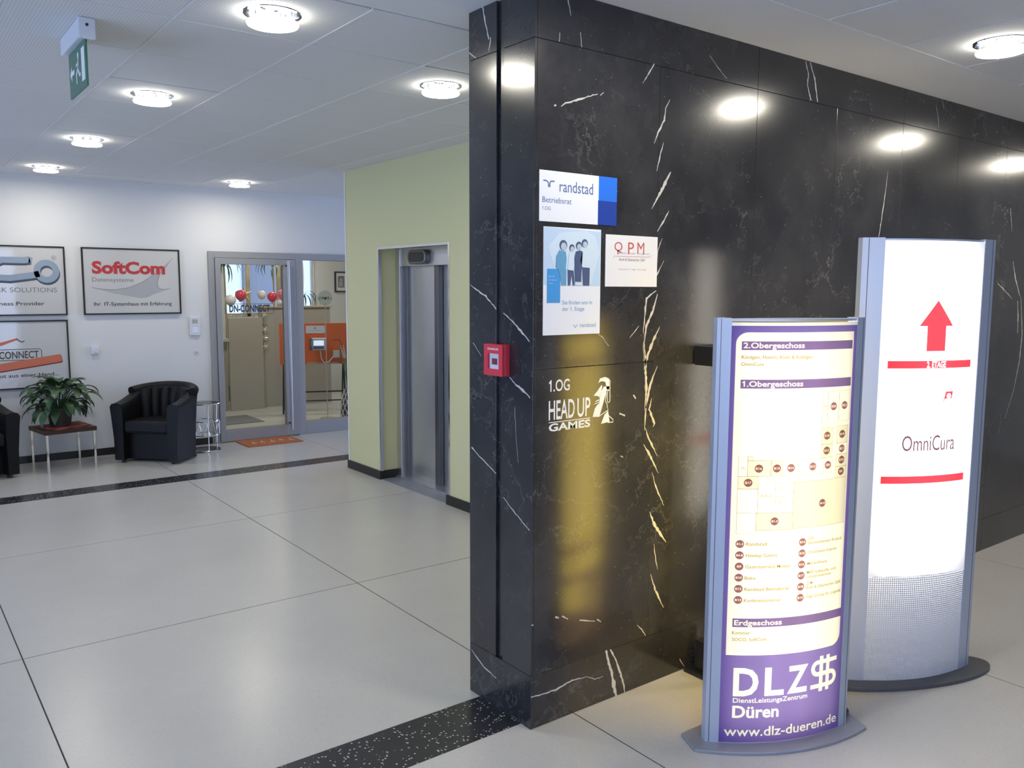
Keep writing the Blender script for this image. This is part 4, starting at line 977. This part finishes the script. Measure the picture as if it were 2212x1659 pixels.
# ---- plant table
ct = thing('coffee_table', 'low dark square table on thin steel legs holding the potted plant', 'table', (1.445, 9.165, 0), radians(9))
a = 0.235
obj('table_top', MB().box(-a, -a, 0.365, a, a, 0.405), 'wood_dark', ct, bevel=0.003)
for sx in (-1, 1):
    for sy in (-1, 1): obj('leg', MB().box(sx*(a-0.02)-0.010, sy*(a-0.02)-0.010, 0, sx*(a-0.02)+0.010, sy*(a-0.02)+0.010, 0.365), 'chrome', ct, bevel=0.002)
cl = thing('table_cloth', 'small brick red cloth lying under the plant pot', 'cloth', (1.43, 9.17, 0.405), radians(30))
cv = []; cf = []; n = 12
for i in range(n+1):
    for j in range(n+1):
        u, v_ = -0.19+0.38*i/n, -0.19+0.38*j/n; cv.append((u, v_, 0.003+0.0025*(1+sin(u*31+v_*17))*0.5))
for i in range(n):
    for j in range(n): cf.append((i*(n+1)+j, (i+1)*(n+1)+j, (i+1)*(n+1)+j+1, i*(n+1)+j+1))
co = obj('cloth_sheet', MB().add(cv, cf), 'cloth_red', cl, smooth=True); md = co.modifiers.new('solid', 'SOLIDIFY'); md.thickness = 0.002
pt = thing('potted_plant', 'bushy green potted plant with arching leaves on the low table', 'plant', (1.43, 9.18, 0.411))
obj('pot', MB().lathe([(0.001, 0.0), (0.085, 0.0), (0.095, 0.02), (0.115, 0.17), (0.122, 0.18), (0.108, 0.18), (0.10, 0.16), (0.001, 0.155)], 32), 'pot', pt, smooth=True)
obj('soil', MB().lathe([(0.103, 0.162), (0.0005, 0.168)], 24), 'soil', pt)
def leaf_mesh(az, reach, rise, L, wd, z0=0.165, r0=0.03, droop=1.0):
    """stalk that rises and arches outward, then a pointed blade that droops"""
    d = Vector((cos(az), sin(az), 0)); s_ = Vector((-sin(az), cos(az), 0)); mb = MB()
    p0 = d*r0+Vector((0, 0, z0)); p1 = d*(r0+reach*0.45)+Vector((0, 0, z0+rise*0.8)); p2 = d*(r0+reach)+Vector((0, 0, z0+rise))
    bez = lambda t: (1-t)**2*p0+2*t*(1-t)*p1+t*t*p2
    mb.tube([bez(k/5) for k in range(6)], [0.003]*6, 5)
    dirv = (p2-p1).normalized(); n = 7; vs = []; fs = []; p = p2.copy(); ang = math.asin(max(-1, min(1, dirv.z)))
    for k in range(n+1):
        t = k/n; wv = wd*sin(pi*min(1, (t*0.92+0.08)))**0.8*(1-0.25*t)
        if k == n: wv = 0.001
        up_ = Vector((0, 0, 1))
        vs += [p+s_*wv+up_*wv*0.28, p.copy(), p-s_*wv+up_*wv*0.28]
        ang -= droop*1.5/n; p = p+(d*cos(ang)+Vector((0, 0, sin(ang))))*L/n
    for k in range(n):
        a = 3*k; fs += [(a, a+1, a+4, a+3), (a+1, a+2, a+5, a+4)]
    mb.add(vs, fs); return mb
random.seed(3)
for k in range(96):
    az = k*2.39996+random.uniform(-0.3, 0.3); q = random.random()
    if k % 3 == 0: args = (random.uniform(0.03, 0.10), random.uniform(0.16, 0.27), random.uniform(0.15, 0.2), random.uniform(0.04, 0.055))
    elif k % 3 == 1: args = (random.uniform(0.12, 0.22), random.uniform(0.12, 0.22), random.uniform(0.15, 0.20), random.uniform(0.038, 0.052))
    else: args = (random.uniform(0.10, 0.20), random.uniform(-0.02, 0.09), random.uniform(0.14, 0.19), random.uniform(0.032, 0.046))
    obj('leaf', leaf_mesh(az, *args, droop=random.uniform(0.7, 1.2)), 'leaf', pt, smooth=True, recalc=False)

# ---- glass and chrome side table right of the armchair
st = thing('side_table', 'small round chrome side table with glass top behind the armchair', 'table', (2.83, 9.19, 0))
obj('base_disc', MB().lathe([(0.0005, 0.0), (0.15, 0.0), (0.152, 0.008), (0.145, 0.02), (0.0005, 0.022)], 40), 'base_black', st, smooth=True)
obj('base_ring', MB().lathe([(0.152, 0.0), (0.157, 0.008), (0.150, 0.019), (0.144, 0.021)], 40), 'chrome', st, smooth=True)
for z, rr in ((0.52, 0.165), (0.33, 0.145), (0.18, 0.145)):
    obj('ring', MB().tube([(rr*cos(2*pi*k/32), rr*sin(2*pi*k/32), z) for k in range(33)], 0.0075 if z > 0.5 else 0.005, 8), 'chrome', st, smooth=True)
obj('glass_top', MB().lathe([(0.0005, 0.518), (0.16, 0.518), (0.16, 0.526), (0.0005, 0.526)], 40), 'glass_green', st)
for k in range(3):
    a = 2*pi*k/3+0.4; obj('upright', MB().tube([(0.145*cos(a), 0.145*sin(a), 0.02), (0.145*cos(a), 0.145*sin(a), 0.33), (0.16*cos(a), 0.16*sin(a), 0.52)], 0.006, 8), 'chrome', st, smooth=True)
for k in range(12):
    a = 2*pi*k/12; b = 2*pi*(k+0.5)/12; c = 2*pi*(k+1)/12
    obj('strut', MB().tube([(0.145*cos(a), 0.145*sin(a), 0.18), (0.145*cos(b), 0.145*sin(b), 0.33), (0.145*cos(c), 0.145*sin(c), 0.18)], 0.003, 6), 'chrome', st, smooth=True)

# ---- door mat
dm = thing('door_mat', 'orange brown doormat with pale motifs in front of the glass door', 'mat', (3.58, 9.30, 0))
obj('mat_body', MB().box(-0.32, -0.22, 0, 0.32, 0.21, 0.012), 'mat_orange', dm, bevel=0.004)
for k in range(5):
    x = -0.20+0.11*k
    printed('motif', merge(disc(x, -0.06+0.03*(k % 2), 0.035, 12), ribbon([(x, -0.03+0.03*(k % 2)), (x+0.02, 0.06)], 0.018)), 'mat_motif', dm, lambda x, y: (x, y, 0.0125))

# ================================================================== OFFICE
pa = thing('partition', 'grey brown waist high office partition behind the glass door', 'partition', (4.9, 12.1, 0))
pa['label'] = 'tall grey brown office partition seen through the glass'
obj('partition_panel', MB().box(-0.34, 0.0, 0, 0.78, 0.05, 1.47), 'partition', pa, bevel=0.004)
obj('partition_panel', MB().box(-0.84, -0.12, 0, -0.34, -0.07, 1.335), 'partition', pa, bevel=0.004)
obj('partition_panel', MB().box(-0.39, -0.07, 0, -0.34, 0.0, 1.335), 'partition', pa)
obj('partition_cap', MB().box(-0.36, -0.03, 1.47, 0.80, 0.08, 1.495), 'wood_light', pa, bevel=0.003)
dk = thing('reception_desk', 'pale desk top at the left side of the office partition', 'desk', (3.72, 12.25, 0))
obj('desk_top', MB().box(-0.8, -0.3, 1.0, 0.335, 0.3, 1.045), 'desk', dk, bevel=0.003); obj('desk_body', MB().box(-0.78, -0.22, 0, 0.33, 0.28, 1.0), 'partition', dk)
om = thing('office_mat', 'dark grey mat on the office floor behind the door', 'mat', (3.75, 11.1, 0))
obj('mat_body', MB().box(-0.45, -0.33, 0, 0.34, 0.36, 0.008), 'mat_grey', om, bevel=0.003)
# orange board on a stand
ob = thing('orange_board', 'bright orange display board on a thin dark stand behind the side light', 'board', (4.94, 11.08, 0), radians(-22))
wd = 0.46
obj('board', MB().box(-wd, -0.012, 0.70, wd, 0.012, 1.275), 'board_orange', ob, bevel=0.002)
for s in (-1, 1): obj('leg', MB().tube([(s*(wd-0.03), 0.02, 0), (s*(wd-0.05), 0.02, 0.75)], 0.013, 8), 'black', ob); obj('rear_leg', MB().tube([(s*(wd-0.05), 0.45, 0), (s*(wd-0.05), 0.03, 1.0)], 0.011, 8), 'black', ob)
obj('stretcher', MB().tube([(-wd+0.05, 0.33, 0.27), (wd-0.05, 0.33, 0.27)], 0.011, 8), 'black', ob); obj('stretcher', MB().tube([(-wd+0.05, 0.02, 0.18), (wd-0.05, 0.02, 0.18)], 0.010, 8), 'black', ob)
obj('paper_label', MB().box(-0.10, -0.0145, 1.135, 0.16, -0.0125, 1.24), 'paper', ob)
pn = lambda x, z: (x, -0.015, z)
printed('print_mark', ([(0.0,1.20),(0.05,1.20),(0.028,1.218)], [(0,1,2)]), 'ink_softred', ob, pn); printed('print_rule', rect(-0.06, 1.168, 0.13, 1.173), 'ink_soft', ob, pn)
obj('leaflet_rail', MB().box(-0.10, -0.05, 0.705, 0.34, -0.012, 0.725), 'wood_light', ob)
ph = thing('telephone', 'grey desk telephone device mounted on the orange board', 'telephone', (4.99, 11.02, 0.985), radians(-22))
obj('housing', MB().box(-0.10, -0.05, -0.085, 0.10, -0.0, 0.085), 'plastic_white', ph, bevel=0.012); obj('screen', MB().box(-0.07, -0.053, -0.02, 0.07, -0.049, 0.05), 'device_screen', ph); obj('keypad', MB().box(-0.07, -0.053, -0.07, 0.07, -0.049, -0.03), 'steel_dark', ph); obj('handset', MB().tube([(-0.105, -0.055, -0.08), (-0.115, -0.075, 0), (-0.105, -0.055, 0.08)], [0.02, 0.015, 0.02], 8), 'steel_dark', ph, smooth=True)
pb = thing('socket_box', 'small cream junction box with cables beside the telephone', 'socket', (5.215, 10.935, 0.84), radians(-22))
obj('housing', MB().box(-0.045, -0.045, -0.05, 0.045, 0, 0.05), 'cream_plastic', pb, bevel=0.005); obj('outlet', MB().tube([(0, -0.045, 0), (0, -0.048, 0)], 0.025, 16), 'plastic_white', pb)
cable = [(-0.045, -0.03, -0.03), (-0.10, -0.03, -0.10), (-0.17, -0.03, -0.12), (-0.21, -0.03, -0.06), (-0.22, -0.03, 0.05)]
obj('cable', MB().tube(cable, 0.006, 6), 'vinyl_white', pb, smooth=True); obj('cable', MB().tube([(0.04, -0.03, 0.02), (0.08, -0.03, 0.1), (0.05, -0.03, 0.2), (-0.05, -0.03, 0.2)], 0.005, 6), 'black', pb, smooth=True); obj('cable', MB().tube([(0.04, -0.03, -0.03), (0.09, -0.03, -0.1), (0.04, -0.03, -0.12)], 0.005, 6), 'black', pb, smooth=True)
# framed picture
pf = thing('framed_picture', 'small black framed picture on the white office wall', 'picture', (6.547, YO, 1.875))
for a in ((-0.12, -0.175, 0.12, -0.155), (-0.12, 0.155, 0.12, 0.175), (-0.12, -0.155, -0.10, 0.155), (0.10, -0.155, 0.12, 0.155)): obj('frame_strip', MB().box(a[0], -0.03, a[1], a[2], 0, a[3]), 'black', pf)
obj('mount', MB().box(-0.10, -0.015, -0.155, 0.10, 0, 0.155), 'paper_warm', pf); obj('print', MB().box(-0.06, -0.017, -0.10, 0.06, -0.0151, 0.10), 'ink_grey', pf); printed('picture', merge(disc(0.0, 0.03, 0.03), rect(-0.04, -0.08, 0.03, 0.0)), 'ink_soft', pf, lambda x, z: (x, -0.0176, z))
# curtain in the narrow window
cu = thing('curtain', 'white curtain gathered to the sides of the narrow office window', 'curtain', (5.955, YO+0.03, 1.30))
for s in (-1, 1):
    cv = []; cf = []
    for i in range(13):
        t = i/12; z = 1.05*t; wv = 0.028+0.085*abs(sin(pi*(t*0.9+0.1)))*(1 if t > 0.45 else 0.8)*(0.35+abs(t-0.45)*1.3)
        for j in range(7): cv.append((s*(0.13-wv*j/6), 0.015*sin(j*2.2+t), z))
    for i in range(12):
        for j in range(6): cf.append((i*7+j, i*7+j+1, i*7+8+j, i*7+7+j))
    o = obj('curtain_side', MB().add(cv, cf), 'plaster', cu, smooth=True); md = o.modifiers.new('solid', 'SOLIDIFY'); md.thickness = 0.003
# vase with grass
vs_ = thing('floor_vase', 'white lattice floor vase standing on the office floor', 'vase', (5.16, 10.47, 0))
obj('inner', MB().lathe([(0.001, 0.0), (0.085, 0.0), (0.098, 0.08), (0.092, 0.20), (0.055, 0.36), (0.053, 0.39), (0.048, 0.39), (0.05, 0.36)], 28), 'pot', vs_, smooth=True)
prof = lambda z: 0.101-0.05*max(0, (z-0.12)/0.27)**1.5
for s in (-1, 1):
    for k in range(10):
        pts = []
        for q in range(13):
            z = 0.005+0.385*q/12; a = 2*pi*k/10+s*q*0.14; pts.append(((prof(z)+0.004)*cos(a), (prof(z)+0.004)*sin(a), z))
        obj('lattice_strip', MB().tube(pts, 0.007, 6), 'vase_white', vs_, smooth=True)
gr = thing('ornamental_grass', 'tall pale green grass bundle standing in the lattice vase', 'plant', (5.16, 10.47, 0.37))
random.seed(11)
for k in range(46):
    a = random.uniform(0, 2*pi); sp = random.uniform(0.01, 0.10); H = random.uniform(0.45, 0.74); wv = random.uniform(0.005, 0.010)
    d_ = Vector((cos(a), sin(a), 0)); s_ = Vector((-sin(a), cos(a), 0)); vs2 = []; fs2 = []
    for q in range(6):
        t = q/5; p = d_*(0.012+sp*t*t*1.6)+Vector((0, 0, -0.06+(H+0.06)*t)); ww = wv*(1-t*0.9)
        vs2 += [p-s_*ww, p+s_*ww]
    for q in range(5): fs2.append((2*q, 2*q+1, 2*q+3, 2*q+2))
    obj('blade', MB().add(vs2, fs2), 'leaf_light', gr, smooth=True, recalc=False)
for k in range(7):
    a = k*0.9; obj('plume', MB().tube([(0.05*cos(a), 0.05*sin(a), 0.45), (0.09*cos(a), 0.09*sin(a), 0.62)], [0.012, 0.004], 6), 'vase_white', gr, smooth=True)
# balloons on the partition
def balloon(name_label, loc, rr, m, zs, g='balloons above the office partition'):
    b = thing('balloon', name_label, 'balloon', loc, group=g)
    obj('body', MB().lathe([(0.0005, -rr*1.12), (rr*0.25, -rr*1.02), (rr*0.62, -rr*0.72), (rr*0.92, -rr*0.28), (rr, 0.1*rr), (rr*0.9, rr*0.5), (rr*0.6, rr*0.83), (0.0005, rr)], 24), m, b, smooth=True)
    obj('knot', MB().lathe([(0.0005, -rr*1.08), (0.014, -rr*1.2), (0.0005, -rr*1.2)], 10), m, b)
    obj('stick', MB().tube([(0, 0, -rr*1.1), (0, 0, zs-loc[2])], 0.004, 6), 'balloon_white', b)
ZB = 1.495; ZL = 1.335
balloon('red balloon at the left end of the partition', (4.26, 12.005, 1.655), 0.08, 'balloon_red', ZL); balloon('white balloon in front of the red one at the left end of the partition', (4.11, 12.005, 1.585), 0.08, 'balloon_white', ZL)
balloon('white balloon at the top of the right balloon cluster', (4.62, 12.14, 1.66), 0.065, 'balloon_white', ZB); balloon('deep red balloon in the middle of the right cluster', (4.77, 12.12, 1.63), 0.075, 'balloon_red', ZB)
balloon('pink balloon at the right end of the cluster', (4.92, 12.12, 1.67), 0.07, 'balloon_pink', ZB); balloon('pale balloon under the pink one', (4.87, 12.1, 1.545), 0.045, 'balloon_white', ZB)
sf_ = thing('starfish_ornament', 'pale brown starfish ornament hanging in front of the office window', 'ornament', (4.63, 12.9, 1.66))
for k in range(5):
    a = radians(90+72*k); obj('arm', MB().tube([(0, 0, 0), (0.06*cos(a), 0, 0.06*sin(a)), (0.14*cos(a), 0, 0.14*sin(a))], [0.035, 0.025, 0.006], 8), 'ornament', sf_, smooth=True)
obj('hanging_cord', MB().tube([(0, 0, 0.13), (0, 0, 1.19)], 0.003, 5), 'ink_soft', sf_)
ch = thing('hanging_ornament', 'string of silver star ornaments hanging down the partition', 'ornament', (4.62, 12.07, 1.40))
obj('cord', MB().tube([(0, 0, 0.0), (0, 0, -0.62)], 0.003, 5), 'ornament', ch)
for k, z in enumerate((-0.03, -0.14, -0.25, -0.37, -0.5)):
    for q in range(5):
        a = radians(90+72*q+20*k); obj('star_arm', MB().tube([(0, 0, z), (0.055*cos(a), -0.005, z+0.055*sin(a))], [0.018, 0.003], 6), 'chrome' if k % 2 else 'cream_plastic', ch, smooth=True)
# palms in front of the window
def palm(label, loc, n, L, stem, seed):
    p = thing('palm_plant', label, 'plant', loc, group='palms by the office window'); random.seed(seed)
    obj('pot', MB().lathe([(0.001, 0.0), (0.10, 0.0), (0.14, 0.25), (0.13, 0.25), (0.001, 0.22)], 20), 'pot', p, smooth=True)
    obj('stem', MB().tube([(0, 0, 0.2), (0.01, 0, stem*0.6), (0, 0, stem)], [0.02, 0.015, 0.012], 8), 'wood_light', p, smooth=True)
    for k in range(n): obj('leaf', leaf_mesh(k*2.4, random.uniform(0.02, 0.08), random.uniform(0.03, 0.12), L*random.uniform(0.8, 1.1), 0.014, z0=stem-0.02, r0=0.005, droop=random.uniform(1.3, 1.9)), 'leaf', p, smooth=True, recalc=False)
palm('dark palm at the left edge of the office window', (4.42, 13.15, 0), 16, 0.42, 2.10, 1); palm('tall slender palm in the middle of the office window', (5.22, 13.2, 0), 16, 0.36, 2.12, 2); palm('low leafy palm in front of the narrow window', (5.72, 13.2, 0), 14, 0.36, 1.62, 4)
# glass disc plant stand
gd = thing('glass_disc_ornament', 'round glass disc with a green air plant on a thin stand in the office', 'ornament', (4.885, 10.55, 0))
obj('foot', MB().lathe([(0.0005, 0), (0.10, 0), (0.10, 0.012), (0.0005, 0.014)], 28), 'steel', gd, smooth=True)
obj('pole', MB().tube([(0, 0, 0.012), (0, 0, 1.56)], 0.006, 8), 'steel', gd)
obj('glass_plate', MB().tube([(0, 0.0, 1.63), (0, 0.008, 1.63)], 0.10, 36), 'glass_green', gd)
random.seed(5)
for k in range(12): obj('leaf', leaf_mesh(k*0.52, 0.02, 0.03, 0.09, 0.008, z0=1.61, r0=0.01, droop=1.2), 'leaf', gd, recalc=False)
# unseen ceiling lamps added to brighten the office
for i, (x, y) in enumerate(((3.9, 10.9), (5.7, 10.9), (5.2, 12.7))):
    r = dup(lamp0, (x, y, ZC)); tag(r, ['unseen round lamp added to brighten the office near the door', 'unseen round lamp added to brighten the office above the orange board', 'unseen round lamp added to brighten the office by the window'][i], 'lamp', 'unseen lamps added to brighten the office')
    for c in list(r.children):
        if c.type == 'LIGHT': bpy.data.objects.remove(c)
    lamp_light(r, 1.9)
